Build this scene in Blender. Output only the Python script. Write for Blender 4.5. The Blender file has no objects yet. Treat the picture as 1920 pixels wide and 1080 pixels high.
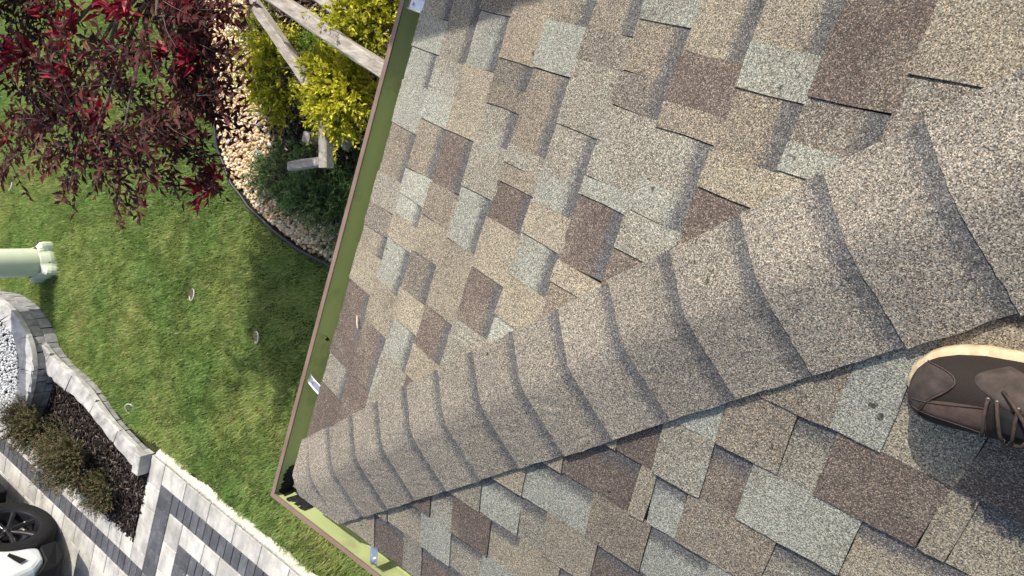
import bpy, bmesh, math, random
import numpy as np
from mathutils import Vector, Matrix

random.seed(7)
rng = np.random.default_rng(7)
scene = bpy.context.scene
col = scene.collection

# ------------------------------------------------------------------ camera
G = 2.7                                    # height of the roof corner above the lawn (m)
FPX = 1488.735                             # focal length in pixels of a 1920 px wide picture
CAM = np.array([1.41192703, 1.33064691, 1.66028987 + G])
RV = np.array([-2.82391812, -0.54131024, 0.78908797])
_th = np.linalg.norm(RV); _k = RV / _th
_K = np.array([[0, -_k[2], _k[1]], [_k[2], 0, -_k[0]], [-_k[1], _k[0], 0]])
ROT = np.eye(3) + math.sin(_th) * _K + (1 - math.cos(_th)) * _K @ _K
cd = bpy.data.cameras.new('camera')
cam = bpy.data.objects.new('camera', cd); col.objects.link(cam)
M = Matrix.Identity(4)
for i in range(3):
    M[i][0] = ROT[0][i]; M[i][1] = -ROT[1][i]; M[i][2] = -ROT[2][i]; M[i][3] = CAM[i]
cam.matrix_world = M
cd.sensor_width = 36.0; cd.lens = FPX / 1920 * 36.0; cd.clip_start = 0.02; cd.clip_end = 500
scene.camera = cam

# ------------------------------------------------------------------ world and sun
EL = math.radians(48)
SUN = np.array([-0.285 * math.cos(EL), 0.959 * math.cos(EL), math.sin(EL)])
world = bpy.data.worlds.new('World'); scene.world = world; world.use_nodes = True
wn = world.node_tree.nodes; bg = wn['Background']
sky = wn.new('ShaderNodeTexSky'); sky.sky_type = 'NISHITA'; sky.sun_disc = False
sky.dust_density = 3.0; sky.ozone_density = 0.4; sky.sun_elevation = EL; sky.sun_rotation = math.atan2(SUN[0], SUN[1])
world.node_tree.links.new(sky.outputs[0], bg.inputs[0]); bg.inputs[1].default_value = 0.15
sl = bpy.data.lights.new('sun', 'SUN'); sl.energy = 3.8; sl.angle = math.radians(0.53); sl.color = (1.0, 0.945, 0.85)
so = bpy.data.objects.new('sun', sl); col.objects.link(so)
so.rotation_euler = Vector(SUN).to_track_quat('Z', 'Y').to_euler(); so.location = (0, 0, 12)
scene.view_settings.view_transform = 'Standard'; scene.view_settings.look = 'None'
scene.view_settings.exposure = 0.50; scene.view_settings.gamma = 1.0
scene.cycles.use_denoising = True
scene.cycles.max_bounces = 5; scene.cycles.transparent_max_bounces = 4
scene.cycles.sample_clamp_indirect = 3.0

# ------------------------------------------------------------------ helpers
def gp(x, y, z=0.0):
    """point of the place at height z seen at photo pixel x, y"""
    d = ROT.T @ np.array([(x - 960) / FPX, (y - 540) / FPX, 1.0])
    return CAM + d * (z - CAM[2]) / d[2]

WL = {}
def tag(o, label=None, cat=None, group=None, kind=None):
    if label: o['label'] = label
    if cat: o['category'] = cat
    if group: o['group'] = group
    if kind: o['kind'] = kind
    return o

def place(o, loc, parent):
    WL[o.name] = np.array(loc, float)
    if parent is not None:
        o.parent = parent
        o.location = Vector(np.array(loc) - WL[parent.name])
    else:
        o.location = Vector(loc)

def empty(name, loc, label=None, cat=None, group=None):
    o = bpy.data.objects.new(name, None); col.objects.link(o); o.empty_display_size = 0.1
    place(o, loc, None)
    return tag(o, label, cat, group)

def mk(name, verts, faces, mat=None, parent=None, smooth=False, rnd=None, uv=None, origin=None):
    """one mesh object; verts are given in world coordinates"""
    v = np.asarray(verts, float).reshape(-1, 3)
    c = v.mean(0) if origin is None else np.array(origin, float)
    me = bpy.data.meshes.new(name)
    if isinstance(faces, np.ndarray):
        n = faces.shape[1]
        me.vertices.add(len(v)); me.vertices.foreach_set('co', (v - c).astype(np.float32).ravel())
        me.loops.add(faces.size); me.loops.foreach_set('vertex_index', faces.astype(np.int32).ravel())
        me.polygons.add(len(faces))
        me.polygons.foreach_set('loop_start', np.arange(0, faces.size, n, dtype=np.int32))
        me.polygons.foreach_set('loop_total', np.full(len(faces), n, np.int32))
        me.update(calc_edges=True)
    else:
        me.from_pydata([tuple(p) for p in (v - c)], [], faces); me.update()
    if rnd is not None:
        a = me.attributes.new('rnd', 'FLOAT', 'POINT'); a.data.foreach_set('value', np.asarray(rnd, np.float32))
    if uv is not None:
        ul = me.uv_layers.new(name='UVMap')
        idx = np.empty(len(me.loops), np.int32); me.loops.foreach_get('vertex_index', idx)
        ul.data.foreach_set('uv', np.asarray(uv, np.float32)[idx].ravel())
    if smooth:
        me.polygons.foreach_set('use_smooth', np.ones(len(me.polygons), bool))
    if mat is not None: me.materials.append(mat)
    o = bpy.data.objects.new(name, me); col.objects.link(o)
    place(o, c, parent)
    return o

def join(parts):
    V, F, n = [], [], 0
    for v, f in parts:
        V.append(np.asarray(v, float)); F += [tuple(i + n for i in q) for q in f]; n += len(v)
    return np.concatenate(V), F

def box(x0, x1, y0, y1, z0, z1):
    v = [(x, y, z) for z in (z0, z1) for x, y in ((x0, y0), (x1, y0), (x1, y1), (x0, y1))]
    return np.array(v), [(3, 2, 1, 0), (4, 5, 6, 7), (0, 1, 5, 4), (1, 2, 6, 5), (2, 3, 7, 6), (3, 0, 4, 7)]

def cbox(x0, x1, y0, y1, z0, z1, c=0.005):
    """block with chamfered top arrises"""
    r1 = [(x0, y0, z0), (x1, y0, z0), (x1, y1, z0), (x0, y1, z0)]
    r2 = [(x, y, z1 - c) for x, y, _ in r1]
    r3 = [(x0 + c, y0 + c, z1), (x1 - c, y0 + c, z1), (x1 - c, y1 - c, z1), (x0 + c, y1 - c, z1)]
    f = [(3, 2, 1, 0), (8, 9, 10, 11)]
    for b in (0, 4):
        for i in range(4):
            j = (i + 1) % 4; f.append((b + i, b + j, b + 4 + j, b + 4 + i))
    return np.array(r1 + r2 + r3), f

def tube(pts, radii, n=8, cap=True):
    pts = [np.array(p, float) for p in pts]
    if np.isscalar(radii): radii = [radii] * len(pts)
    V, F = [], []
    a = None
    for i, p in enumerate(pts):
        d = pts[min(i + 1, len(pts) - 1)] - pts[max(i - 1, 0)]; d /= np.linalg.norm(d) + 1e-9
        if a is None:
            a = np.cross(d, [0, 0, 1.0] if abs(d[2]) < .9 else [1.0, 0, 0])
        a = a - d * (a @ d); a /= np.linalg.norm(a) + 1e-9
        b = np.cross(d, a)
        for k in range(n):
            t = 2 * math.pi * k / n
            V.append(p + radii[i] * (math.cos(t) * a + math.sin(t) * b))
    for i in range(len(pts) - 1):
        for k in range(n):
            l = (k + 1) % n
            F.append((i * n + k, i * n + l, (i + 1) * n + l, (i + 1) * n + k))
    if cap:
        F.append(tuple(range(n - 1, -1, -1))); F.append(tuple(range((len(pts) - 1) * n, len(pts) * n)))
    return np.array(V), F

def beam(p0, p1, w, h, roll=0.0, jit=0.004):
    """sawn timber from p0 to p1, several stations so that its edges wander"""
    p0 = np.array(p0, float); p1 = np.array(p1, float); d = p1 - p0; L = np.linalg.norm(d); d /= L
    s = np.cross(d, [0, 0, 1.0]) if abs(d[2]) < .95 else np.array([1.0, 0, 0]); s -= d * (s @ d); s /= np.linalg.norm(s)
    u = np.cross(s, d)
    s, u = s * math.cos(roll) + u * math.sin(roll), u * math.cos(roll) - s * math.sin(roll)
    n = max(2, int(L / .12)); V, F = [], []
    c = .12 * min(w, h)
    prof = [(-w/2 + c, -h/2), (w/2 - c, -h/2), (w/2, -h/2 + c), (w/2, h/2 - c), (w/2 - c, h/2), (-w/2 + c, h/2), (-w/2, h/2 - c), (-w/2, -h/2 + c)]
    for i in range(n + 1):
        p = p0 + d * L * i / n
        for a, b in prof:
            V.append(p + s * (a + random.gauss(0, jit * .5)) + u * (b + random.gauss(0, jit * .5)))
    for i in range(n):
        for k in range(8):
            l = (k + 1) % 8; F.append((i*8 + k, i*8 + l, (i+1)*8 + l, (i+1)*8 + k))
    F.append(tuple(range(7, -1, -1))); F.append(tuple(range(n*8, n*8 + 8)))
    return np.array(V), F

def lathe(prof, center, axis, n=32):
    """prof: (radius, along axis); closed ring of quads"""
    axis = np.array(axis, float); axis /= np.linalg.norm(axis)
    a = np.cross(axis, [0, 0, 1.0]); 
    if np.linalg.norm(a) < .1: a = np.cross(axis, [1.0, 0, 0])
    a /= np.linalg.norm(a); b = np.cross(axis, a); V, F = [], []
    m = len(prof)
    for k in range(n):
        t = 2 * math.pi * k / n
        for r, h in prof: V.append(np.array(center) + axis * h + r * (math.cos(t) * a + math.sin(t) * b))
    for k in range(n):
        l = (k + 1) % n
        for i in range(m - 1): F.append((k*m + i, l*m + i, l*m + i + 1, k*m + i + 1))
    return np.array(V), F

def sheet(name, poly, z, mat, parent=None):
    v = [(x, y, z) for x, y in poly]
    a = sum(v[i][0]*v[(i+1) % len(v)][1] - v[(i+1) % len(v)][0]*v[i][1] for i in range(len(v)))
    if a < 0: v = v[::-1]
    return mk(name, v, [tuple(range(len(v)))], mat, parent)

def inside(px, py, poly):
    px = np.asarray(px); py = np.asarray(py); r = np.zeros(px.shape, bool); n = len(poly)
    for i in range(n):
        x0, y0 = poly[i]; x1, y1 = poly[(i + 1) % n]
        c = ((y0 > py) != (y1 > py)) & (px < (x1 - x0) * (py - y0) / (y1 - y0 + 1e-12) + x0)
        r ^= c
    return r

def sample_poly(poly, n):
    P = np.array(poly); lo, hi = P.min(0), P.max(0); out = np.zeros((0, 2))
    while len(out) < n:
        q = rng.uniform(lo, hi, (n * 2, 2)); out = np.concatenate([out, q[inside(q[:, 0], q[:, 1], poly)]])
    return out[:n]

def rotmats(n, tilt=math.pi):
    """random rotations"""
    a = rng.uniform(0, 2*math.pi, n); b = rng.uniform(-tilt, tilt, n); c = rng.uniform(-tilt, tilt, n)
    def R(ax, t):
        o = np.zeros((n, 3, 3)); i, j = [(1, 2), (2, 0), (0, 1)][ax]
        o[:, ax, ax] = 1; o[:, i, i] = np.cos(t); o[:, j, j] = np.cos(t); o[:, i, j] = -np.sin(t); o[:, j, i] = np.sin(t)
        return o
    return R(2, a) @ R(0, b) @ R(1, c)

ICO_T = (1 + 5 ** .5) / 2
ICO_V = np.array([(-1, ICO_T, 0), (1, ICO_T, 0), (-1, -ICO_T, 0), (1, -ICO_T, 0), (0, -1, ICO_T), (0, 1, ICO_T), (0, -1, -ICO_T), (0, 1, -ICO_T), (ICO_T, 0, -1), (ICO_T, 0, 1), (-ICO_T, 0, -1), (-ICO_T, 0, 1)]) / 1.9
ICO_F = np.array([(0,11,5),(0,5,1),(0,1,7),(0,7,10),(0,10,11),(1,5,9),(5,11,4),(11,10,2),(10,7,6),(7,1,8),(3,9,4),(3,4,2),(3,2,6),(3,6,8),(3,8,9),(4,9,5),(2,4,11),(6,2,10),(8,6,7),(9,8,1)])
BOX_V, _bf = box(-.5, .5, -.5, .5, -.5, .5)
BOX_F = np.array([t for a, b, c, d in _bf for t in ((a, b, c), (a, c, d))])

def scatter(name, pv, pf, mats, locs, mat, parent=None, jitter=0.0, smooth=False, kind=None, rnd=None):
    n = len(locs)
    V = np.einsum('nij,vj->nvi', mats, pv) + np.asarray(locs)[:, None, :]
    if jitter: V += rng.normal(0, jitter, V.shape)
    F = (pf[None] + (np.arange(n) * len(pv))[:, None, None]).reshape(-1, pf.shape[1])
    if rnd is None: rnd = rng.random(n)
    o = mk(name, V.reshape(-1, 3), F, mat, parent, smooth, rnd=np.repeat(rnd, len(pv)))
    if kind: o['kind'] = kind
    return o

def leaves(name, base, dirs, length, width, mat, parent=None, rnd=None, fold=.25, curl=.15, roll=None):
    """diamond leaves with a fold along the midrib: 4 corner points, 2 triangles + curl"""
    n = len(base); d = dirs / (np.linalg.norm(dirs, axis=1)[:, None] + 1e-9)
    r = rng.normal(0, 1, (n, 3)) if roll is None else roll
    s = np.cross(d, r); s /= np.linalg.norm(s, axis=1)[:, None] + 1e-9
    u = np.cross(s, d); L = np.asarray(length).reshape(-1, 1) * np.ones((n, 1)); W = np.asarray(width).reshape(-1, 1) * np.ones((n, 1))
    mid = base + d * L * .45
    tip = base + d * L - u * L * curl
    V = np.stack([base, mid + s * W * .5 + u * W * fold, tip, mid - s * W * .5 + u * W * fold], 1).reshape(-1, 3)
    i = np.arange(n)[:, None] * 4
    F = np.concatenate([i + [0, 1, 2], i + [0, 2, 3]], 1).reshape(-1, 3)
    if rnd is None: rnd = rng.random(n)
    return mk(name, V, F, mat, parent, rnd=np.repeat(rnd, 4))

# ------------------------------------------------------------------ materials
def new_mat(name, rough=.8, spec=.3):
    m = bpy.data.materials.new(name); m.use_nodes = True
    nt = m.node_tree; b = nt.nodes['Principled BSDF']
    b.inputs['Roughness'].default_value = rough; b.inputs['Specular IOR Level'].default_value = spec
    return m, nt, b
def N(nt, t, **kw):
    n = nt.nodes.new(t)
    for k, v in kw.items():
        if hasattr(n, k): setattr(n, k, v)
        else: n.inputs[k.replace('_', ' ')].default_value = v
    return n
def pos(nt): return N(nt, 'ShaderNodeNewGeometry').outputs['Position']
def noise(nt, scale, detail=3, rough=.55, vec=None):
    n = N(nt, 'ShaderNodeTexNoise'); n.inputs['Scale'].default_value = scale; n.inputs['Detail'].default_value = detail; n.inputs['Roughness'].default_value = rough
    nt.links.new(vec if vec is not None else pos(nt), n.inputs['Vector']); return n
def ramp(nt, fac, stops, interp='LINEAR'):
    r = N(nt, 'ShaderNodeValToRGB'); r.color_ramp.interpolation = interp
    e = r.color_ramp.elements
    while len(e) < len(stops): e.new(.5)
    for i, (p_, c) in enumerate(stops):
        e[i].position = p_; e[i].color = (*c, 1) if len(c) == 3 else c
    nt.links.new(fac, r.inputs[0]); return r.outputs[0]
def mix(nt, f, a, b, mode='MIX'):
    n = N(nt, 'ShaderNodeMix', data_type='RGBA', blend_type=mode)
    for s, v in ((n.inputs[0], f), (n.inputs[6], a), (n.inputs[7], b)):
        if hasattr(v, 'is_linked'): nt.links.new(v, s)
        else: s.default_value = v if not isinstance(v, tuple) or len(v) == 4 else (*v, 1)
    return n.outputs[2]
def mth(nt, op, a, b=None, c=None):
    n = N(nt, 'ShaderNodeMath', operation=op)
    for i, v in enumerate((a, b, c)):
        if v is None: continue
        if hasattr(v, 'is_linked'): nt.links.new(v, n.inputs[i])
        else: n.inputs[i].default_value = v
    return n.outputs[0]
def bump(nt, b, h, strength=.5, dist=.002):
    n = N(nt, 'ShaderNodeBump'); n.inputs['Strength'].default_value = strength; n.inputs['Distance'].default_value = dist
    nt.links.new(h, n.inputs['Height']); nt.links.new(n.outputs[0], b.inputs['Normal'])
def attr(nt, name='rnd'): return N(nt, 'ShaderNodeAttribute', attribute_name=name).outputs['Fac']
def plain(name, c1, c2, scale=20, rough=.7, spec=.3, bstr=.3, bdist=.002, metallic=0, detail=4):
    m, nt, b = new_mat(name, rough, spec); n = noise(nt, scale, detail)
    nt.links.new(ramp(nt, n.outputs[0], [(.3, c1), (.7, c2)]), b.inputs['Base Color'])
    if bstr: bump(nt, b, n.outputs[0], bstr, bdist)
    b.inputs['Metallic'].default_value = metallic
    return m

# granule palettes: five grain colours, most frequent in the middle
def pal(c, lo=.30, hi=2.3, warm=(1, 1, 1)):
    c = np.array(c) * .94
    return [tuple(c * lo), tuple(c * .62), tuple(c), tuple(c * 1.3), tuple(np.minimum(c * hi * np.array(warm), .85))]
PAL = {
 'L': pal((.280, .284, .244), .36, 1.85),
 'T': pal((.268, .238, .186), .30, 2.0, (1, .98, .91)),
 'P': pal((.278, .236, .182), .32, 1.95, (1, .97, .9)),
 'B': pal((.122, .098, .085), .40, 2.6, (1, .98, .92)),
 'M': pal((.236, .218, .178), .26, 2.2),
 'W': pal((.200, .173, .140), .28, 2.35, (1, .97, .86)),
 'D': pal((.172, .152, .128), .28, 2.5),
 'C': pal((.228, .207, .177), .26, 2.1, (1, .97, .90)),
 'band': pal((.090, .090, .094), .40, 2.3),
}
FADE = {'L': 'M', 'T': 'W', 'P': 'T', 'B': 'W', 'M': 'L', 'W': 'M', 'D': 'M', 'C': 'M'}
def granules(nt, key, rv):
    pl = PAL[key]; th = (0, .22, .45, .70, .88)
    return ramp(nt, rv, [(th[i], pl[i]) for i in range(5)], 'CONSTANT')
def shingle_mat(key, band, red_edge=False):
    m, nt, b = new_mat('shingle_%s_%d' % (key, band), .85, .25)
    P = pos(nt)
    vo = N(nt, 'ShaderNodeTexVoronoi'); vo.inputs['Scale'].default_value = 680
    nt.links.new(P, vo.inputs['Vector'])
    sep = N(nt, 'ShaderNodeSeparateColor'); nt.links.new(vo.outputs['Color'], sep.inputs[0])
    c1 = granules(nt, key, sep.outputs[0])
    c2 = granules(nt, FADE[key], sep.outputs[0])
    f = noise(nt, 9, 3)
    fz = mth(nt, 'MULTIPLY', mth(nt, 'SUBTRACT', sep.outputs[1], .5), .5)
    ff = N(nt, 'ShaderNodeMapRange'); ff.inputs[1].default_value = .52; ff.inputs[2].default_value = .72; ff.inputs[4].default_value = .75
    nt.links.new(mth(nt, 'ADD', f.outputs[0], mth(nt, 'MULTIPLY', fz, .25)), ff.inputs[0])
    c = mix(nt, ff.outputs[0], c1, c2)
    if band:
        uvn = N(nt, 'ShaderNodeUVMap'); su = N(nt, 'ShaderNodeSeparateXYZ'); nt.links.new(uvn.outputs[0], su.inputs[0])
        wob = mth(nt, 'MULTIPLY', mth(nt, 'SUBTRACT', noise(nt, 60, 2).outputs[0], .5), .16)
        e = mth(nt, 'ADD', mth(nt, 'ADD', su.outputs[1], wob), mth(nt, 'MULTIPLY', fz, .34))
        mr = N(nt, 'ShaderNodeMapRange'); mr.inputs[1].default_value = .77 if key == 'C' else .68; mr.inputs[2].default_value = .84 if key == 'C' else .77
        nt.links.new(e, mr.inputs[0])
        c = mix(nt, mth(nt, 'MULTIPLY', mr.outputs[0], .86), c, granules(nt, 'band', sep.outputs[0]))
    # single grains differ in hue; a few dark spots where grains are missing
    hue = ramp(nt, sep.outputs[2], [(0, (1.12, .96, .84)), (.35, (1.02, 1.0, .96)), (.7, (.98, 1.0, 1.0)), (1, (.90, 1.0, 1.06))])
    c = mix(nt, 1.0, c, hue, 'MULTIPLY')
    sp = ramp(nt, noise(nt, 34, 2, .5).outputs[0], [(.745, (1, 1, 1)), (.765, (.30, .29, .28))])
    c = mix(nt, 1.0, c, sp, 'MULTIPLY')
    # per-piece brightness and faint weather stains
    oi = N(nt, 'ShaderNodeObjectInfo')
    br = mth(nt, 'MULTIPLY_ADD', oi.outputs['Random'], .20, .90)
    st = ramp(nt, noise(nt, 3.2, 4, .65).outputs[0], [(.3, (.86, .86, .87)), (.62, (1.06, 1.05, 1.03))])
    c = mix(nt, 1.0, c, st, 'MULTIPLY')
    cm = N(nt, 'ShaderNodeCombineColor')
    for i in range(3): nt.links.new(br, cm.inputs[i])
    c = mix(nt, 1.0, c, cm.outputs[0], 'MULTIPLY')
    nt.links.new(c, b.inputs['Base Color'])
    inv = mth(nt, 'SUBTRACT', 1.0, vo.outputs['Distance'])
    bump(nt, b, inv, .30, .0008)
    return m
SM = {(k, bd): shingle_mat(k, bd) for k in 'LTPBMWDC' for bd in (0, 1)}

def leaf_mat(name, stops, trans=.35, rough=.5, nscale=None, nst=None, spec=.35):
    m, nt, b = new_mat(name, rough, spec)
    c = ramp(nt, attr(nt), stops)
    if nscale:
        c = mix(nt, ramp(nt, noise(nt, nscale, 3).outputs[0], [(.36, (0, 0, 0)), (.64, (1, 1, 1))]), c, mix(nt, 1.0, c, nst, 'MULTIPLY'))
    nt.links.new(c, b.inputs['Base Color'])
    tr = N(nt, 'ShaderNodeBsdfTranslucent'); nt.links.new(c, tr.inputs[0])
    ms = N(nt, 'ShaderNodeMixShader'); ms.inputs[0].default_value = trans
    nt.links.new(b.outputs[0], ms.inputs[1]); nt.links.new(tr.outputs[0], ms.inputs[2])
    nt.links.new(ms.outputs[0], nt.nodes['Material Output'].inputs[0])
    return m
def rnd_mat(name, stops, rough=.8, spec=.25, interp='LINEAR', nsc=None, bstr=0):
    m, nt, b = new_mat(name, rough, spec)
    c = ramp(nt, attr(nt), stops, interp)
    if nsc:
        n = noise(nt, nsc, 3); c = mix(nt, 1.0, c, ramp(nt, n.outputs[0], [(.3, (.75, .75, .75)), (.7, (1.15, 1.15, 1.15))]), 'MULTIPLY')
        if bstr: bump(nt, b, n.outputs[0], bstr, .003)
    nt.links.new(c, b.inputs['Base Color']); return m

m_soil = plain('soil', (.018, .014, .010), (.05, .036, .024), 30, .95, .1, .6, .01)
m_lawn = plain('lawn_soil', (.030, .040, .014), (.060, .070, .026), 25, .95, .1, .6, .01)
m_grass = leaf_mat('grass_blades', [(0, (.145, .245, .058)), (.45, (.235, .37, .098)), (.8, (.34, .465, .155)), (.93, (.48, .50, .22)), (1, (.62, .55, .33))], .5, .55, 1.3, (1.5, 1.16, 1.35))
m_fascia = plain('painted_board', (.42, .40, .36), (.48, .46, .42), 8, .6)
m_wall = plain('wall_siding', (.50, .47, .40), (.56, .53, .46), 6, .7)
m_deck = plain('roof_deck', (.03, .028, .026), (.05, .047, .045), 30, .9)

# ------------------------------------------------------------------ ground
big = mk('ground', [(-150, -150, -.09), (150, -150, -.09), (150, 150, -.09), (-150, 150, -.09)], [(0, 1, 2, 3)], m_lawn)
tag(big, kind='structure')

# outline of the gravel bed: the black edging follows the first points
EDGE_PX = [(372, -120), (384, 0), (394, 110), (402, 210), (412, 282), (438, 345), (470, 388), (510, 427), (560, 466), (620, 497), (700, 528)]
EDGE = [tuple(gp(x, y)[:2]) for x, y in EDGE_PX]
BED = EDGE + [(-.2, -.45), (.3, -.2), (.3, 4.0), (-4.4, 4.0)]
# the two low walls of the front planter (lawn side / bed side of each cap)
WR_R = [(-6.07, -2.47), (-5.72, -2.59), (-5.49, -2.625), (-5.09, -2.635), (-4.92, -2.69), (-4.63, -2.79), (-4.06, -2.87)]
WR_L = [(-6.10, -2.52), (-5.90, -2.74), (-5.62, -2.84), (-5.12, -2.83), (-4.87, -2.89), (-4.60, -2.96), (-4.08, -3.06)]
WL_R = [(-7.6, -2.62), (-7.0, -2.46), (-6.62, -2.34), (-6.28, -2.33), (-6.02, -2.40), (-5.82, -2.52), (-5.72, -2.68), (-5.69, -2.88), (-5.72, -3.15), (-5.85, -3.5), (-6.05, -3.74)]
WL_L = [(-7.6, -2.80), (-7.0, -2.65), (-6.66, -2.55), (-6.42, -2.52), (-6.19, -2.57), (-6.05, -2.66), (-5.95, -2.80), (-5.91, -2.95), (-5.94, -3.18), (-6.05, -3.48), (-6.2, -3.70)]
PLANTER = WL_R[:6] + WR_R + [(-4.04, -2.85), (-4.04, -3.79), (-7.6, -3.79)]
LAWN = [(-11, -2.775), (1.5, -2.775), (1.5, 5), (-11, 5)]
lawn = sheet('lawn', LAWN, -.03, m_lawn); tag(lawn, kind='structure')

# worn spots round the irrigation rings
RINGS_PX = [(357, 553, 1.0), (478, 633, .95), (242, 768, 1.05), (17, 350, .9)]
RINGS = [gp(x, y, 0.0) for x, y, _ in RINGS_PX]
SPOT = [(RINGS[0] + np.array([-.055, .02, 0]), .085), (RINGS[1] + np.array([-.05, .015, 0]), .07), (RINGS[2], .035), (RINGS[3] + np.array([0, .06, 0]), .07)]

# grass: one mass of blades
def grass_blades():
    n = 900000
    X = rng.uniform(-8.6, -.15, n); Y = rng.uniform(-2.80, 3.2, n)
    # keep what lies near the view
    d = np.stack([X, Y, np.zeros(n)], 1) - CAM
    q = d @ ROT.T; u = 960 + FPX * q[:, 0] / q[:, 2]; v = 540 + FPX * q[:, 1] / q[:, 2]
    keep = (q[:, 2] > 0) & (u > -330) & (u < 900) & (v > -330) & (v < 1250)
    edge = -2.785 + .02 * np.sin(X * 9) + .016 * np.sin(X * 23 + 1) + .012 * np.sin(X * 61)
    keep &= Y > edge + rng.exponential(.012, n)
    X, Y = X[keep], Y[keep]
    k = ~inside(X, Y, BED) & ~inside(X, Y, PLANTER)
    for c, r in SPOT: k &= np.hypot(X - c[0], Y - c[1]) > r * rng.uniform(.6, 1.15, len(X))
    X, Y = X[k], Y[k]
    n = len(X)
    def waves(k, lo, hi):
        o_ = np.zeros(len(X))
        for _ in range(k):
            a_ = rng.uniform(0, 6.283); w_ = rng.uniform(lo, hi); o_ += np.sin((X * math.cos(a_) + Y * math.sin(a_)) * w_ + rng.uniform(0, 6.283))
        return o_ / math.sqrt(k / 2)
    patch = np.clip(.5 + .25 * waves(9, 1.5, 9) + .12 * waves(8, 15, 40), 0, 1)
    h = rng.uniform(.024, .062, n) * (.8 + .4 * patch)
    az = rng.normal(0, 1.1, n) + 1.7 * waves(9, 2, 14) + .9 * waves(8, 20, 60); lean = np.abs(rng.normal(.55, .35, n))
    w = rng.uniform(.0024, .0050, n)
    d = np.stack([np.cos(az) * np.sin(lean), np.sin(az) * np.sin(lean), np.cos(lean)], 1)
    s = np.stack([-np.sin(az + rng.normal(0, .5, n)), np.cos(az), np.zeros(n)], 1); s /= np.linalg.norm(s, axis=1)[:, None]
    b = np.stack([X, Y, np.full(n, -.032)], 1)
    V = np.stack([b - s * w[:, None], b + s * w[:, None], b + d * h[:, None]], 1).reshape(-1, 3)
    F = np.arange(3 * n).reshape(-1, 3)
    dry = (rng.random(n) < .035 + .10 * (patch > .72) * rng.random(n))
    r = np.clip(rng.normal(.42, .17, n) + .16 * (patch - .5), 0, .9); r[dry] = rng.uniform(.92, 1, dry.sum())
    o = mk('grass', V, F, m_grass, rnd=np.repeat(r, 3))
    tag(o, 'short green mown grass of the lawn below the roof', 'grass', kind='stuff')
grass_blades()

# ------------------------------------------------------------------ driveway of grey pavers
def paver_mat(name, c1, c2, c3, specks):
    m, nt, b = new_mat(name, .85, .25)
    mp = N(nt, 'ShaderNodeMapping'); mp.inputs['Scale'].default_value = (6, 2.2, 6)
    nt.links.new(pos(nt), mp.inputs[0])
    oi = N(nt, 'ShaderNodeObjectInfo'); rv = N(nt, 'ShaderNodeCombineXYZ')
    for i in range(3): nt.links.new(oi.outputs['Random'], rv.inputs[i])
    sc = N(nt, 'ShaderNodeVectorMath', operation='SCALE'); sc.inputs['Scale'].default_value = 37.0; nt.links.new(rv.outputs[0], sc.inputs[0])
    av = N(nt, 'ShaderNodeVectorMath', operation='ADD'); nt.links.new(mp.outputs[0], av.inputs[0]); nt.links.new(sc.outputs[0], av.inputs[1])
    n = noise(nt, 1.6, 5, .65, av.outputs[0])
    c = ramp(nt, n.outputs[0], [(.30, c1), (.5, c2), (.68, c3)])
    br = mth(nt, 'MULTIPLY_ADD', oi.outputs['Random'], .40, .80); cm = N(nt, 'ShaderNodeCombineColor')
    for i in range(3): nt.links.new(br, cm.inputs[i])
    c = mix(nt, 1.0, c, cm.outputs[0], 'MULTIPLY')
    if specks:
        f = noise(nt, 70, 2); c = mix(nt, ramp(nt, f.outputs[0], [(.70, (0, 0, 0)), (.76, (1, 1, 1))]), c, (.45, .46, .48, 1))
    c = mix(nt, 1.0, c, ramp(nt, noise(nt, 3.1, 5, .7).outputs[0], [(.32, (.74, .73, .70)), (.58, (1.05, 1.05, 1.04))]), 'MULTIPLY')
    nt.links.new(c, b.inputs['Base Color']); bump(nt, b, noise(nt, 140, 3).outputs[0], .35, .002)
    return m
m_pl = paver_mat('paver_light', (.29, .285, .272), (.42, .41, .385), (.53, .512, .47), False)
m_pd = paver_mat('paver_dark', (.065, .068, .078), (.088, .092, .104), (.13, .134, .148), True)
m_sand = plain('joint_sand', (.07, .062, .05), (.13, .115, .095), 60, .95)
drive = sheet('driveway', [(-12, -2.86), (4, -2.86), (4, -12), (-12, -12)], -.024, m_sand); tag(drive, kind='structure')
def paver(x0, x1, y0, y1, mat):
    g = .0028; t = random.gauss(.012, .0009)
    v, f = cbox(x0 + g, x1 - g, y0 + g, y1 - g, -.02, t, .004)
    mk('paver', v, f, mat, drive)
def run_x(x0, x1, y0, y1, lens, mat):
    x = x0
    while x < x1 - .03:
        l = random.choice(lens); e = min(x + l, x1)
        if x1 - e < .06: e = x1
        paver(x, e, y0, y1, mat); x = e
def run_y(y0, y1, x0, x1, lens, mat):     # downwards from y0
    y = y0
    while y > y1 + .03:
        l = random.choice(lens); e = max(y - l, y1)
        if e - y1 < .06: e = y1
        paver(x0, x1, e, y, mat); y = e
LT = [.345, .22, .32, .215, .34]
run_x(-3.835, -1.55, -3.06, -2.86, LT, m_pl)
run_x(-3.65, -1.75, -3.25, -3.06, [.0965], m_pd)
run_x(-3.445, -1.9, -3.46, -3.25, LT, m_pl)
run_x(-3.26, -2.1, -3.65, -3.46, [.0965], m_pd)
run_y(-2.86, -4.0, -4.04, -3.835, [.27, .2, .24], m_pl)
run_y(-3.06, -4.9, -3.835, -3.65, [.097, .14, .19], m_pd)
run_y(-3.25, -4.9, -3.65, -3.445, [.26, .2, .3], m_pl)
run_y(-3.46, -4.9, -3.445, -3.26, [.097, .14], m_pd)
run_x(-7.0, -4.04, -4.0, -3.79, [.215, .235, .2], m_pl)
run_x(-7.0, -3.835, -4.18, -4.0, [.0965], m_pd)
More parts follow.
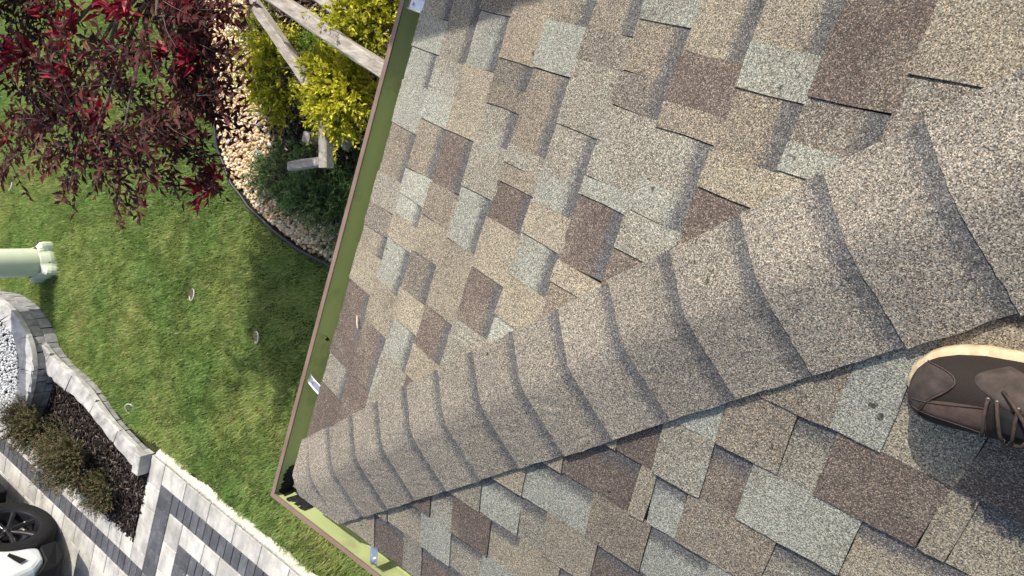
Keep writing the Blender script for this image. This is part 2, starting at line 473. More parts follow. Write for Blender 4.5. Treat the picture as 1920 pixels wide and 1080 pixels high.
for i in range(4):
    run_x(-6.9 + random.uniform(0, .2), -3.835, -4.39 - .205 * i, -4.185 - .205 * i, LT[:4], m_pl)
for i in range(4):
    run_x(-3.26, -2.2, -3.86 - .205 * i, -3.655 - .205 * i, LT[:4], m_pl)

# crumbly pale mortar haunch between pavers and lawn
m_mort = plain('mortar', (.40, .375, .31), (.60, .57, .49), 45, .95, .1, .8, .01)
n = 220; xs = np.linspace(-4.0, -1.2, n); V = []
for i, x in enumerate(xs):
    w = .075 + .012 * math.sin(x * 13) + random.uniform(-.008, .008)
    V += [(x, -2.862, -.018), (x, -2.855, .010 + random.uniform(-.003, .003)), (x, -2.862 + w * .6, .007 + random.uniform(-.004, .004)), (x, -2.862 + w + .01, -.03)]
F = [(i*4 + k, i*4 + 4 + k, i*4 + 5 + k, i*4 + 1 + k) for i in range(n - 1) for k in range(3)]
o = mk('mortar_edging', V, F, m_mort, None, True)
tag(o, 'crumbly pale mortar strip between the lawn and the paver row', 'edging')

# ------------------------------------------------------------------ house: walls, roof deck, shingles, caps, gutter
PT = 0.40334                                # roof pitch (rise over run)
KS = math.sqrt(1 + PT * PT); EC = .133; EH = .143
house = empty('house', (3, 3, 0), 'house with a hipped roof of brown and grey shingles and green gutters', 'house')
TOP = 2.6
v, f = join([box(.32, 6, .32, 6, -.05, G - .2)])
mk('wall', v, f, m_wall, house)
v, f = join([box(-.004, .32, -.004, 6, G - .2, G - .19), box(.32, 6, -.004, .32, G - .2, G - .19)])
mk('soffit', v, f, m_fascia, house)
v, f = join([box(.012, .03, .012, 6, G - .19, G - .018), box(.03, 6, .012, .03, G - .19, G - .018)])
mk('fascia', v, f, m_fascia, house)
# taller part of the house further along, whose eave shades the roof at the top of the picture
v, f = box(-.28, 5, 2.75, 6.5, G - .2, G + 1.45); mk('upper_wall', v, f, m_wall, house)
ZE = G + 1.36
v = [(-.5, 2.59, ZE), (5.3, 2.59, ZE), (5.3, 7, ZE), (-.5, 7, ZE), (-.5, 2.59, ZE + .1), (5.3, 2.59, ZE + .1), (5.3, 7, ZE + .1), (-.5, 7, ZE + .1), (1.6, 4.7, ZE + .95), (3.2, 4.7, ZE + .95)]
f = [(3, 2, 1, 0), (0, 1, 5, 4), (1, 2, 6, 5), (2, 3, 7, 6), (3, 0, 4, 7), (4, 5, 9, 8), (6, 7, 8, 9), (5, 6, 9), (7, 4, 8)]
mk('upper_roof', v, f, m_deck, house)

def PA(v, u, h=0): return np.array([v / KS - h * PT / KS, u, G + PT * v / KS + h / KS])
def PB(v, u, h=0): return np.array([u, v / KS - h * PT / KS, G + PT * v / KS + h / KS])
d = -.006
slopeA = mk('roof_slope', [PA(.01, .01, d), PA(.01, 5.8, d), PA(TOP * KS, 5.8, d), PA(TOP * KS, TOP, d)], [(3, 2, 1, 0)], m_deck, house)
slopeB = mk('roof_slope', [PB(.01, .01, d), PB(.01, 5.8, d), PB(TOP * KS, 5.8, d), PB(TOP * KS, TOP, d)], [(0, 1, 2, 3)], m_deck, house)

def shingle(pl, k, ua, ub, typ, key, hip_end=None):
    """one tab of course k from ua to ub along the eave; typ T = raised tooth, G = recessed gap with its dark printed band"""
    PF, par = (PA, slopeA) if pl == 'A' else (PB, slopeB)
    L, U = (.0078, .0046) if typ == 'T' else (.0044, .0012)
    v0 = k * EC - (.012 if k == 0 else 0) + random.uniform(-.0012, .0012); v1 = (k + 1) * EC + .006
    n = max(3, int((ub - ua) / .018)); V, UV = [], []
    lift = random.uniform(0, .0012)
    sk = [random.gauss(0, .0012) for _ in range(2)]
    for j, (vv, h) in enumerate(((v0, L + lift), ((v0 + v1) / 2, (L + U) / 2), (v1, U))):
        a, b = ua + sk[0] * (j - 1), ub + sk[1] * (j - 1)
        if hip_end == 'a': a = vv / KS - .004
        if hip_end == 'b': b = vv / KS - .004
        for i in range(n + 1):
            u = a + (b - a) * i / n
            if 0 < i < n: u += random.gauss(0, .001)
            else: u += random.gauss(0, .0009)
            ve = vv + (random.gauss(0, .0010) if j == 0 else 0)
            V.append(PF(ve, u, h + random.gauss(0, .0003))); UV.append((u, (ve - k * EC) / EC))
    m = n + 1
    # lower butt and the two sides drop to the deck
    for i in range(m):
        vv = v0; 
        p = V[i]; V.append(p - np.array([-PT / KS, 0, 1 / KS] if pl == 'A' else [0, -PT / KS, 1 / KS]) * (L + .004)); UV.append((UV[i][0], UV[i][1]))
    F = []
    for j in range(2):
        for i in range(n): F.append((j*m + i, j*m + i + 1, (j+1)*m + i + 1, (j+1)*m + i))
    for i in range(n): F.append((3*m + i, 3*m + i + 1, i + 1, i))
    b0 = len(V)
    nn = np.array([-PT / KS, 0, 1 / KS] if pl == 'A' else [0, -PT / KS, 1 / KS])
    for s in (0, n):
        for j in (1, 2): V.append(V[j*m + s] - nn * (L + .002)); UV.append(UV[j*m + s])
    F += [(0, m, b0, 3*m), (m, 2*m, b0 + 1, b0)]
    F += [(n, 3*m + n, b0 + 2, m + n), (m + n, b0 + 2, b0 + 3, 2*m + n)]
    if pl == 'A': F = [q[::-1] for q in F]
    mk('shingle', V, F, SM[(key, 1 if typ == 'G' else 0)], par, uv=UV)

# courses of the wide slope: from far along the eave towards the hip: (type, grain, end)
CA = [
 [('T','W',1.62),('G','M',1.41),('T','L',1.325),('G','L',1.235),('T','L',1.12),('G','W',.985),('T','M',.90),('T','D',.835),('G','T',.775),('T','T',.67),('G','B',.515),('T','B',.44),('G','M',.345),('T','B',0)],
 [('T','L',1.66),('G','M',1.32),('T','M',1.245),('T','L',1.165),('G','W',1.035),('T','L',.965),('G','L',.91),('T','T',.845),('G','L',.725),('T','T',.61),('G','B',.445),('T','B',0)],
 [('G','B',1.6),('T','D',1.45),('G','L',1.325),('T','T',1.165),('G','B',1.035),('T','W',.95),('T','T',.86),('G','D',.755),('T','T',.675),('G','L',.575),('T','M',0)],
 [('G','M',1.58),('T','P',1.36),('G','D',1.305),('T','W',1.26),('G','M',1.18),('T','M',1.065),('G','L',.935),('T','T',.765),('G','B',.66),('T','T',.58),('G','B',0)],
 [('T','T',1.6),('G','L',1.505),('G','W',1.46),('T','L',1.36),('G','W',1.195),('T','M',1.155),('T','T',1.115),('G','B',1.03),('T','T',.915),('G','B',.79),('T','M',0)],
 [('T','T',1.62),('G','W',1.46),('T','D',1.40),('T','M',1.27),('G','M',1.17),('G','L',1.11),('T','T',1.04),('G','L',.945),('T','T',.855),('G','L',0)],
 [('G','B',1.68),('T','L',1.495),('G','W',1.40),('G','D',1.335),('T','M',1.20),('T','L',1.165),('G','B',1.03),('T','T',.985),('G','W',0)],
 [('T','L',1.7),('G','T',1.455),('T','B',1.37),('T','W',1.325),('G','M',1.235),('G','L',1.175),('T','M',1.105),('G','B',0)],
 [('T','B',1.72),('G','T',1.49),('T','L',1.42),('G','W',1.315),('T','T',1.255),('G','B',0)],
 [('G','L',1.75),('T','B',1.432),('G','D',1.365),('T','L',1.32),('G','T',0)],
 [('G','W',1.78),('T','T',1.487),('G','D',0)],
]
SLOT = 'TLBMWTDLWB'
def rand_course(a, b):
    out = []; u = b; t = random.random() < .5
    while u > a: u -= random.uniform(.07, .2); out.append(('T' if t else 'G', random.choice(SLOT), u)); t = not t
    return out
for k in range(14):
    hip = (k + .5) * EC / KS
    u = 2.7
    seq = rand_course(1.85, 2.7) + CA[k] if k < len(CA) else rand_course(hip + .15, 2.7) + [('T', 'M', 0)]
    for t, c, e in seq:
        if e < u - .01:
            last = (e == 0) or e < hip + .02
            shingle('A', k, e, u, t, c, 'a' if last else None); u = e
            if last: break
# courses of the nearer slope below the hip: from the hip outwards: (type, grain, end)
CB = [
 [('T','T',.33),('G','B',.44),('T','M',.505),('G','B',.66),('T','T',.80)],
 [('T','M',.38),('G','T',.50),('T','L',.60),('G','M',.70),('T','L',.83),('G','B',.95)],
 [('T','B',.53),('G','M',.60),('T','B',.715),('G','T',.80),('T','T',.91),('G','L',1.02),('T','W',1.15)],
 [('T','M',.68),('G','L',.79),('G','M',.86),('T','T',.985),('G','B',1.10),('T','B',1.18),('G','T',1.3)],
 [('T','T',.79),('G','L',.955),('T','W',1.085),('G','L',1.21),('T','L',1.31),('G','M',1.4)],
 [('T','T',.875),('G','B',1.035),('T','T',1.07),('G','L',1.135),('T','W',1.30),('G','M',1.41),('T','T',1.52)],
 [('T','W',.98),('G','B',1.06),('T','M',1.155),('G','B',1.225),('T','L',1.405),('G','T',1.56),('T','W',1.66)],
 [('G','L',1.155),('T','W',1.265),('G','M',1.325),('T','B',1.485),('T','T',1.525),('G','T',1.66),('T','L',1.8)],
 [('T','W',1.31),('T','L',1.385),('G','T',1.495),('T','B',1.63),('G','L',1.78)],
 [('T','M',1.24),('G','L',1.40),('T','T',1.52),('G','W',1.66)],
]
for k in range(14):
    hip = (k + .5) * EC / KS
    seq = list(CB[k]) if k < len(CB) else []
    e0 = seq[-1][2] if seq else hip + .12
    if not seq: seq = [('T', 'M', e0)]
    t = seq[-1][0] == 'G'
    while e0 < 2.9: e0 += random.uniform(.08, .2); seq.append(('T' if t else 'G', random.choice(SLOT), e0)); t = not t
    u = 0; first = True
    for ty, c, e in seq:
        if e > hip + .03:
            shingle('B', k, hip if first else u, e, ty, c, 'a' if first else None); first = False
            u = e

# hip caps: bent pieces laid up the hip, each lapping the one below
hd = np.array([1, 1, PT]); hd /= np.linalg.norm(hd)
nA = np.array([-PT, 0, 1]) / KS; nB = np.array([0, -PT, 1]) / KS
aA = np.cross(nA, hd); aA /= np.linalg.norm(aA); aA *= np.sign(aA[1])
aB = np.cross(nB, hd); aB /= np.linalg.norm(aB); aB *= np.sign(aB[0])
nm = (nA + nB) / np.linalg.norm(nA + nB)
WA_, WB_ = .1155, .152
O = np.array([0, 0, G])
def cap(s0, s1, first=False):
    cs = list(np.linspace(-WB_, WA_, 25)); V, UV = [], []
    ln, wn = 6, len(cs); ja, jb = random.gauss(0, .0012), random.gauss(0, .0020); rot = random.gauss(0, .006)
    lift = random.uniform(0, .002)
    for j in range(ln + 1):
        t = j / ln
        for i, c in enumerate(cs):
            cc = c + (ja if c > 0 else -jb) * abs(c) / .13
            sl = s0
            if first:
                ax = aA[0] if cc > 0 else aB[1]
                sl = max((-.016 - abs(cc) * ax) / hd[0], -.005 + .35 * max(0, .05 - abs(cc)))
            e = s1 + .012
            s = sl + (e - sl) * t + (rot * cc if j == 0 and not first else 0)
            if j == 0: s += random.gauss(0, .0007)
            if i in (0, wn - 1): cc += random.gauss(0, .0009)
            h = (.0172 + lift * .4) * (1 - t) + .0150 * t
            base = O + hd * s + (aA * cc if cc > 0 else -aB * cc)
            # round the fold
            r = .024; rr = max(0, 1 - abs(cc) / r)
            n_ = nA * (.5 + .5 * max(-1, min(1, cc / r))) + nB * (.5 - .5 * max(-1, min(1, cc / r))); n_ /= np.linalg.norm(n_)
            hump = -.0030 * rr ** 2
            edge = .001 * (abs(cc) / .13) ** 2
            V.append(base + n_ * (h + hump - edge + random.gauss(0, .00035))); UV.append((cc, (s - s0) / (s1 - s0) if not first else .2 + .8 * t))
    top = len(V)
    th = .0042
    for i in range(top):
        V.append(np.array(V[i]) - nm * th); UV.append(UV[i])
    F = []
    for j in range(ln):
        for i in range(wn - 1):
            q = (j*wn + i, j*wn + i + 1, (j+1)*wn + i + 1, (j+1)*wn + i)
            F.append(q[::-1]); F.append(tuple(a + top for a in q))
    for i in range(wn - 1): F.append((i, i + 1, top + i + 1, top + i))
    for j in range(ln):
        F.append((j*wn, top + j*wn, top + (j+1)*wn, (j+1)*wn))
        e = wn - 1; F.append((j*wn + e, (j+1)*wn + e, top + (j+1)*wn + e, top + j*wn + e))
    mk('hip_cap', V, F, SM[('C', 1)], house, uv=UV)
S0 = .12826
cap(S0 - EH * .9, S0, True)
for k in range(19): cap(S0 + k * EH, S0 + (k + 1) * EH)

# gutter: trough with brown lip along both eaves
m_gut = plain('gutter_green', (.37, .425, .19), (.41, .465, .22), 5, .45, .4, .05, .001)
_nt = m_gut.node_tree; _b = _nt.nodes['Principled BSDF']; _src = _b.inputs['Base Color'].links[0].from_socket
_d = ramp(_nt, noise(_nt, 7, 4, .6).outputs[0], [(.60, (0, 0, 0)), (.78, (.55, .55, .55))])
_g = ramp(_nt, noise(_nt, 160, 2, .6).outputs[0], [(.74, (0, 0, 0)), (.78, (.6, .6, .6))])
_nt.links.new(mix(_nt, _g, mix(_nt, _d, _src, (.15, .125, .075, 1)), (.13, .12, .08, 1)), _b.inputs['Base Color'])
m_lip = plain('gutter_lip', (.165, .110, .085), (.22, .150, .120), 12, .45, .4, .1, .001)
m_alu = plain('hanger_metal', (.55, .55, .56), (.75, .75, .76), 25, .32, .5, .1, .001, .85)
m_seal = plain('black_sealant', (.010, .010, .012), (.022, .022, .025), 40, .55, .35, .8, .01)
gutter = empty('gutter', (-.07, -.07, G - .1)); gutter.parent = house; gutter.location = Vector(WL[gutter.name] - WL['house'])
# profile: (distance out from the shingle edge, height)
prof = [(.020, -.022), (.018, -.116), (-.040, -.120), (-.096, -.119), (-.105, -.114), (-.1095, -.102), (-.1115, -.080), (-.113, -.050), (-.114, -.030)]
def sweep(prof, mat, name, thick=.0012):
    V, F = [], []
    segs = [3.2, 2.4, 1.6, .9, .4, .0]
    path = [('A', s) for s in segs[:-1]] + [('C', 0)] + [('B', s) for s in segs[:-1][::-1]]
    for kind, s in path:
        for o_, z in prof:
            w = random.gauss(0, .0006)
            if kind == 'A': V.append((o_ + w, s, G + z))
            elif kind == 'C': V.append((o_, o_, G + z))
            else: V.append((s, o_ + w, G + z))
    m = len(prof)
    for i in range(len(path) - 1):
        for k in range(m - 1): F.append((i*m + k, i*m + k + 1, (i+1)*m + k + 1, (i+1)*m + k))
    o = mk(name, V, F, mat, gutter)
    md = o.modifiers.new('solid', 'SOLIDIFY'); md.thickness = thick; md.offset = 0
    return o
sweep(prof, m_gut, 'trough')
sweep([(-.1050, -.0315), (-.1050, -.0265), (-.1175, -.0255), (-.119, -.040), (-.1165, -.052)], m_lip, 'lip', .0014)
def hanger(p0, p1, w=.026):
    p0 = np.array(p0); p1 = np.array(p1); d = (p1 - p0); d[2] = 0; d /= np.linalg.norm(d); s = np.array([-d[1], d[0], 0])
    n = 8; V = []
    for i in range(n + 1):
        t = i / n; c = p0 + (p1 - p0) * t; dz = .004 * math.sin(t * 3.14) - (.006 if i == 0 else 0)
        V += [c + s * w / 2 + [0, 0, dz + .004], c + s * w * .38 + [0, 0, dz], c - s * w * .38 + [0, 0, dz], c - s * w / 2 + [0, 0, dz + .004]]
    F = [(i*4 + k, i*4 + k + 1, i*4 + 5 + k, i*4 + 4 + k) for i in range(n) for k in range(3)]
    o = mk('hanger', V, F, m_alu, gutter); md = o.modifiers.new('s', 'SOLIDIFY'); md.thickness = .0016
    c = p0 + (p1 - p0) * .22
    v, f = lathe([(.0001, .008), (.004, .008), (.0055, .004), (.0055, -.003), (.0001, -.003)], c, (0, 0, 1), 10)
    mk('hanger_screw', v, f, m_alu, gutter)
hanger((-.096, .312, G - .030), (.02, .292, G - .020))
hanger((-.096, 1.43, G - .030), (.02, 1.425, G - .020), .034)
hanger((.327, -.096, G - .030), (.312, .02, G - .020))
hanger((1.05, -.096, G - .030), (1.04, .02, G - .020))
# lumpy black sealant smeared into the mitre
V, F = [], []
n = 16
wallz = lambda q: float(np.interp(q, [-.114, -.113, -.1115, -.1095, -.105, -.096, 0], [-.030, -.048, -.076, -.098, -.110, -.115, -.116]))
for i in range(n + 1):
    for j in range(n + 1):
        a, b_ = i / n, j / n
        x = -.1125 + (.118 + .030 * math.sin(b_ * 7) * b_) * a; y = -.1125 + (.072 + .020 * math.sin(a * 8 + 1) + .010 * math.sin(a * 23)) * b_
        z = max(wallz(x), wallz(y)) + .005 + .007 * math.sin(a * 11 + b_ * 5) * math.sin(b_ * 9 - a * 4) + random.gauss(0, .0016)
        V.append((x + random.gauss(0, .0012), y + random.gauss(0, .0012), G + z))
for i in range(n):
    for j in range(n): F.append((i*(n+1) + j, (i+1)*(n+1) + j, (i+1)*(n+1) + j + 1, i*(n+1) + j + 1))
mk('sealant_patch', V, F, m_seal, gutter, False)

# small things lying on the roof and in the gutter
m_twig = plain('pale_wood', (.55, .42, .30), (.70, .58, .45), 40, .8)
p0, p1 = PA(.098, .60, .012), PA(.118, .572, .012)
q = np.array(p0); r = np.array(p1)
v, f = tube([q, (q + r) / 2 + [0, 0, .0015], r], [.0016, .0019, .0013], 6)
tag(mk('wood_splinter', v, f, m_twig), 'tiny pale wood splinter lying on the brown shingle near the gutter', 'splinter')
m_dleaf = plain('dry_leaf', (.02, .02, .012), (.05, .045, .02), 60, .8)
c = gp(613, 633, G - .075)
V = [c + np.array(k) for k in ((0, 0, 0), (.012, .004, .004), (.020, -.004, .001), (.010, -.007, .005), (-.008, .006, .005), (-.004, -.008, .003))]
tag(mk('dead_leaf', V, [(0, 1, 2, 3), (0, 4, 1), (0, 3, 5)], m_dleaf), 'curled dark leaf scrap stuck inside the green gutter', 'leaf')

# ------------------------------------------------------------------ gravel bed beside the house
m_edge = plain('black_plastic', (.012, .013, .016), (.03, .032, .038), 30, .45, .4)
bed = sheet('planting_bed', BED, -.022, m_soil); tag(bed, kind='structure')
P = [np.array([x, y, 0]) for x, y in EDGE]
pts = []
for i in range(len(P) - 1):
    for t in np.linspace(0, 1, 6, endpoint=False): pts.append(P[i] * (1 - t) + P[i + 1] * t)
pts = [(p_[0], p_[1], .022 + .004 * math.sin(i * .9)) for i, p_ in enumerate(pts)]
v1, f1 = tube(pts, .013, 8)
V, F = [], []
for i, (x, y, z) in enumerate(pts): V += [(x, y, -.05), (x, y, z)]
for i in range(len(pts) - 1): F.append((2*i, 2*i + 2, 2*i + 3, 2*i + 1))
v, f = join([(v1, f1), (V, F)])
tag(mk('lawn_edging', v, f, m_edge, None, True), 'thin black plastic edging curving between lawn and tan gravel', 'edging')

PEB_PX = [(372, -90), (390, 60), (402, 210), (414, 282), (440, 343), (474, 386), (514, 424), (563, 462), (622, 492), (700, 524), (720, 470), (650, 430), (600, 398), (530, 392), (498, 345), (508, 262), (480, 150), (462, 40), (470, -90)]
PEB = [tuple(gp(x, y)[:2]) for x, y in PEB_PX]
m_peb = rnd_mat('pebbles', [(0, (.32, .20, .11)), (.25, (.52, .36, .20)), (.5, (.66, .48, .28)), (.75, (.72, .58, .38)), (.9, (.78, .70, .57)), (1, (.48, .43, .38))], .7, .3, 'LINEAR', 60)
n = 5200
xy = sample_poly(PEB, n); sc = rng.uniform(.009, .020, n)
R_ = rotmats(n); R_ = R_ * (sc[:, None] * rng.uniform(.7, 1.25, (n, 3)))[:, None, :]
scatter('gravel', ICO_V, ICO_F, R_, np.column_stack([xy, -.018 + rng.uniform(0, .022, n)]), m_peb, None, .0012, True, 'stuff')
tag(bpy.data.objects['gravel'], 'tan river gravel along the black lawn edging', 'gravel')

# leaf litter and bark further inside the bed
LIT = [tuple(gp(x, y)[:2]) for x, y in [(470, -150), (480, 150), (508, 262), (498, 345), (560, 400), (700, 440), (760, 300), (800, 100), (840, -150)]]
m_lit = rnd_mat('leaf_litter', [(0, (.045, .028, .020)), (.4, (.10, .065, .048)), (.75, (.18, .125, .10)), (.93, (.26, .20, .17)), (1, (.42, .38, .34))], .8, .2)
n = 9000
xy = sample_poly(LIT, n)
dr = rng.normal(0, 1, (n, 3)); dr[:, 2] = np.abs(dr[:, 2]) * .45
o = leaves('leaf_litter', np.column_stack([xy, rng.uniform(-.015, .02, n)]), dr, rng.uniform(.025, .06, n), rng.uniform(.012, .028, n), m_lit, roll=np.tile([0, 0, 1.0], (n, 1)) + rng.normal(0, .5, (n, 3)))
tag(o, 'brown dead leaves and bark covering the shaded bed', 'leaf litter', kind='stuff')

# grey and white stones at the foot of the shrubs
m_rock = plain('pale_rock', (.30, .28, .27), (.55, .53, .51), 18, .85, .2, .7, .01)
RK = [((490, 182), .032), ((494, 205), .024), ((484, 232), .036), ((470, 256), .022), ((496, 245), .030), ((486, 288), .038), ((506, 272), .026), ((478, 312), .024)]
for i, ((x, y), r) in enumerate(RK):
    c = gp(x, y, .015); R0 = rotmats(1)[0]
    v = (ICO_V * rng.uniform(.75, 1.25, ICO_V.shape)) @ R0.T * np.array([1.25, 1, .75]) * r + c
    o = mk('garden_stone', v, [tuple(q) for q in ICO_F], m_rock)
    md = o.modifiers.new('s', 'SUBSURF'); md.levels = 1; md.render_levels = 1
    tag(o, '%s pale stone from the top of the picture along the gravel margin' % ['first', 'second', 'third', 'fourth', 'fifth', 'sixth', 'seventh', 'eighth'][i], 'stone', 'pale stones at the gravel margin')

# ------------------------------------------------------------------ shrubs
def shoots(center, radii, n, slen, per, llen, lw, up=.6, droop=0.0, spread=.5, shell=.45, low=-.2, curve=.3):
    """leafy shoots over an ellipsoid volume: returns leaf base, direction, position along shoot, shoot lines"""
    B, D, T, LN = [], [], [], []
    for _ in range(n):
        d = rng.normal(0, 1, 3); d /= np.linalg.norm(d)
        if d[2] < low: d[2] = -d[2] * .5
        r = rng.uniform(shell, 1) ** .6
        wob = 1 + .16 * math.sin(5 * math.atan2(d[1], d[0]) + center[0] * 7) + .10 * math.sin(9 * d[2] + 3 * d[0] + center[1])
        p0 = np.array(center) + d * np.array(radii) * r * wob
        dd = d * np.array([1, 1, .6]) + np.array([0, 0, up]) + rng.normal(0, spread, 3); dd /= np.linalg.norm(dd)
        L = slen * rng.uniform(.6, 1.35)
        bend = np.array([rng.normal(0, curve), rng.normal(0, curve), -droop])
        t = np.linspace(.05, 1, per)
        pts = p0 + np.outer(t * L, dd) + np.outer((t ** 2) * L, bend)
        tang = dd + np.outer(2 * t, bend); tang /= np.linalg.norm(tang, axis=1)[:, None]
        side = np.cross(tang, rng.normal(0, 1, (per, 3))); side /= np.linalg.norm(side, axis=1)[:, None] + 1e-9
        B.append(pts); D.append(tang * .75 + side * .8); T.append(t); LN.append((p0, pts[per // 2], pts[-1]))
    return np.concatenate(B), np.concatenate(D), np.concatenate(T), LN

def stems(name, root, lines, mat, parent, k=40, r=.004, step=1):
    parts = []
    for i in range(0, len(lines), max(1, len(lines) // k)):
        p0, p1, p2 = lines[i]; m = (np.array(root) * .45 + p0 * .55) + [0, 0, .04]
        parts.append(tube([root, m, p0, p1], [r * 1.8, r * 1.3, r, r * .5], 5, False))
    v, f = join(parts); return mk(name, v, f, mat, parent)

m_bark = plain('grey_bark', (.06, .05, .042), (.13, .11, .095), 40, .9, .1, .6, .004)
m_gold = leaf_mat('golden_leaves', [(0, (.15, .19, .02)), (.35, (.34, .36, .025)), (.7, (.58, .55, .04)), (1, (.75, .69, .08))], .35, .5)
m_green = leaf_mat('bright_green_leaves', [(0, (.05, .11, .02)), (.5, (.12, .24, .03)), (1, (.26, .40, .05))], .4, .45)
m_jun = leaf_mat('juniper_leaves', [(0, (.055, .10, .030)), (.5, (.12, .21, .062)), (.85, (.20, .31, .10)), (1, (.29, .37, .14))], .25, .55)

def shrub(name, specs, root, mat, label, cat, llen, lw, group=None, stem_r=.005, rfun=None, part='foliage'):
    e = empty(name, root, label, cat, group)
    B, D, T, LN = [], [], [], []
    for sp in specs:
        b, d, t, l = shoots(*sp[0], **sp[1]); B.append(b); D.append(d); T.append(t); LN += l
    B = np.concatenate(B); D = np.concatenate(D); T = np.concatenate(T)
    ok = B[:, 2] > .0
    B, D, T = B[ok], D[ok], T[ok]; n = len(B)
    r = np.clip(.15 + .6 * T + rng.normal(0, .14, n), 0, 1) if rfun is None else rfun(B, T)
    leaves(part, B, D, rng.uniform(.75, 1.3, n) * llen, rng.uniform(.75, 1.3, n) * lw, mat, e, rnd=r)
    stems('stem', root, LN, m_bark, e, 45, stem_r)
    return e

# golden shrub growing through the timber frame
c1 = gp(530, 140, .16); c2 = gp(640, 165, .31); c3 = gp(702, 30, .50); c4 = gp(628, 105, .14); c5 = gp(490, 70, .14)
root = (c2[0] - .1, c2[1] + .1, -.02)
shrub('golden_shrub', [((c1, (.24, .30, .20), 300, .11, 15, .02, .01), dict(up=.5, droop=.15)),
                       ((c2, (.22, .27, .24), 340, .12, 16, .02, .01), dict(up=.45, droop=.25, spread=.6))],
      root, m_gold, 'yellow-green shrub spilling over the weathered timber frame', 'shrub', .031, .0165)
c6 = gp(640, 178, .46)
root = (c6[0], c6[1], -.02)
shrub('golden_shrub', [((c6, (.20, .20, .11), 240, .12, 16, .02, .01), dict(up=.35, droop=.35, spread=.6))],
      root, m_gold, 'brightest yellow sprays hanging over the end of the lit beam', 'shrub', .034, .0175,
      rfun=lambda B, T: np.clip(.35 + .55 * T + rng.normal(0, .12, len(T)), 0, 1))
root = (c5[0], c5[1], -.02)
shrub('golden_shrub', [((c5, (.18, .26, .16), 150, .12, 14, .02, .01), dict(up=.5, droop=.1))],
      root, m_gold, 'olive-gold shrub at the gravel margin behind the lit beam', 'shrub', .022, .011,
      rfun=lambda B, T: np.clip(.05 + .38 * T + rng.normal(0, .12, len(T)), 0, 1))
root = (c3[0] - .05, c3[1] + .2, -.02)
shrub('golden_shrub', [((c3, (.17, .24, .26), 300, .14, 16, .02, .01), dict(up=.5, droop=.2))],
      root, m_gold, 'bright yellow shrub touching the gutter at the top of the picture', 'shrub', .030, .016)
root = (c4[0], c4[1], -.02)
shrub('leafy_shrub', [((c4, (.22, .20, .16), 190, .12, 14, .02, .01), dict(up=.6))],
      root, m_green, 'fresh green leafy shrub between the two timber beams', 'shrub', .024, .012)

# low dark evergreens in front of the frame
jj = [((540, 330), .10, (.22, .26, .13), 230, 'dark evergreen shrub spreading beside the short timber post'),
      ((500, 322), .05, (.12, .15, .08), 90, 'small dark evergreen tuft next to the tan gravel'),
      ((590, 368), .14, (.24, .20, .17), 280, 'dark evergreen mound between the post and the lower gravel'),
      ((600, 300), .12, (.20, .22, .14), 120, 'deep green evergreen under the end of the timber frame')]
for (x, y), z, rad, k, lab in jj:
    c = gp(x, y, z)
    shrub('evergreen_shrub', [((c, rad, k, .11, 18, .02, .01), dict(up=.35, spread=.6, shell=.2))], (c[0], c[1], -.02), m_jun, lab, 'shrub', .020, .0065, 'dark evergreens beside the gutter', .004)
# strappy grass clump hanging towards the gutter
m_strap = leaf_mat('strap_leaves', [(0, (.03, .07, .02)), (.6, (.07, .14, .035)), (1, (.14, .22, .06))], .35, .45)
c = gp(638, 380, .18); e = empty('grass_clump', (c[0], c[1], -.02), 'clump of long thin green leaves drooping near the gutter', 'plant')
V, F, rr = [], [], []
for i in range(420):
    a = random.uniform(0, 6.283); L = random.uniform(.28, .58); b0 = np.array([c[0] + random.gauss(0, .09), c[1] + random.gauss(0, .16), -.01])
    d = np.array([math.cos(a), math.sin(a), 0]); s = np.array([-d[1], d[0], 0]) * random.uniform(.002, .004); n0 = len(V)
    for t in (0, .35, .7, 1):
        p_ = b0 + d * L * (t * .35 + .45 * t * t) + np.array([0, 0, L * (1.0 * t - .75 * t * t)])
        w = (1 - t) + .12; V += [p_ - s * w, p_ + s * w]
    r0 = random.random(); rr += [r0] * 8
    for j in range(3): F.append((n0 + 2*j, n0 + 2*j + 1, n0 + 2*j + 3, n0 + 2*j + 2))
mk('foliage', V, F, m_strap, e, rnd=rr)

# ------------------------------------------------------------------ weathered timber frame
def wood_mat():
    m, nt, b = new_mat('weathered_timber', .85, .2)
    tc = N(nt, 'ShaderNodeTexCoord'); mp = N(nt, 'ShaderNodeMapping'); mp.inputs['Scale'].default_value = (6, 22, 60)
    nt.links.new(pos(nt), mp.inputs[0]); n = noise(nt, 1.6, 5, .7, mp.outputs[0]); k = noise(nt, 9, 4)
    c = ramp(nt, n.outputs[0], [(.28, (.16, .14, .12)), (.5, (.34, .31, .275)), (.72, (.50, .475, .44))])
    c = mix(nt, ramp(nt, k.outputs[0], [(.45, (0, 0, 0)), (.72, (.7, .7, .7))]), c, (.27, .235, .19, 1))
    nt.links.new(c, b.inputs['Base Color']); bump(nt, b, n.outputs[0], .5, .004); return m
m_wood = wood_mat()
fr = empty('timber_frame', gp(605, 300, 0), 'weathered timber frame of crossed beams among golden shrubs', 'timber frame')
a0, a1 = gp(606, 195, .44), gp(452, -30, .44)
v, f = beam(a0, a1, .070, .08); mk('beam', v, f, m_wood, fr)
a0, a1 = gp(735, 143, .74), gp(478, -30, .74)
v, f = beam(a0, a1, .088, .09); mk('beam', v, f, m_wood, fr)
a0, a1 = gp(612, 190, .43), gp(611, 315, .43)
v, f = beam(a0, a1, .078, .08); mk('beam', v, f, m_wood, fr)
v, f = beam(gp(546, 312, .38), gp(604, 304, .38), .062, .07); mk('foot_piece', v, f, m_wood, fr)
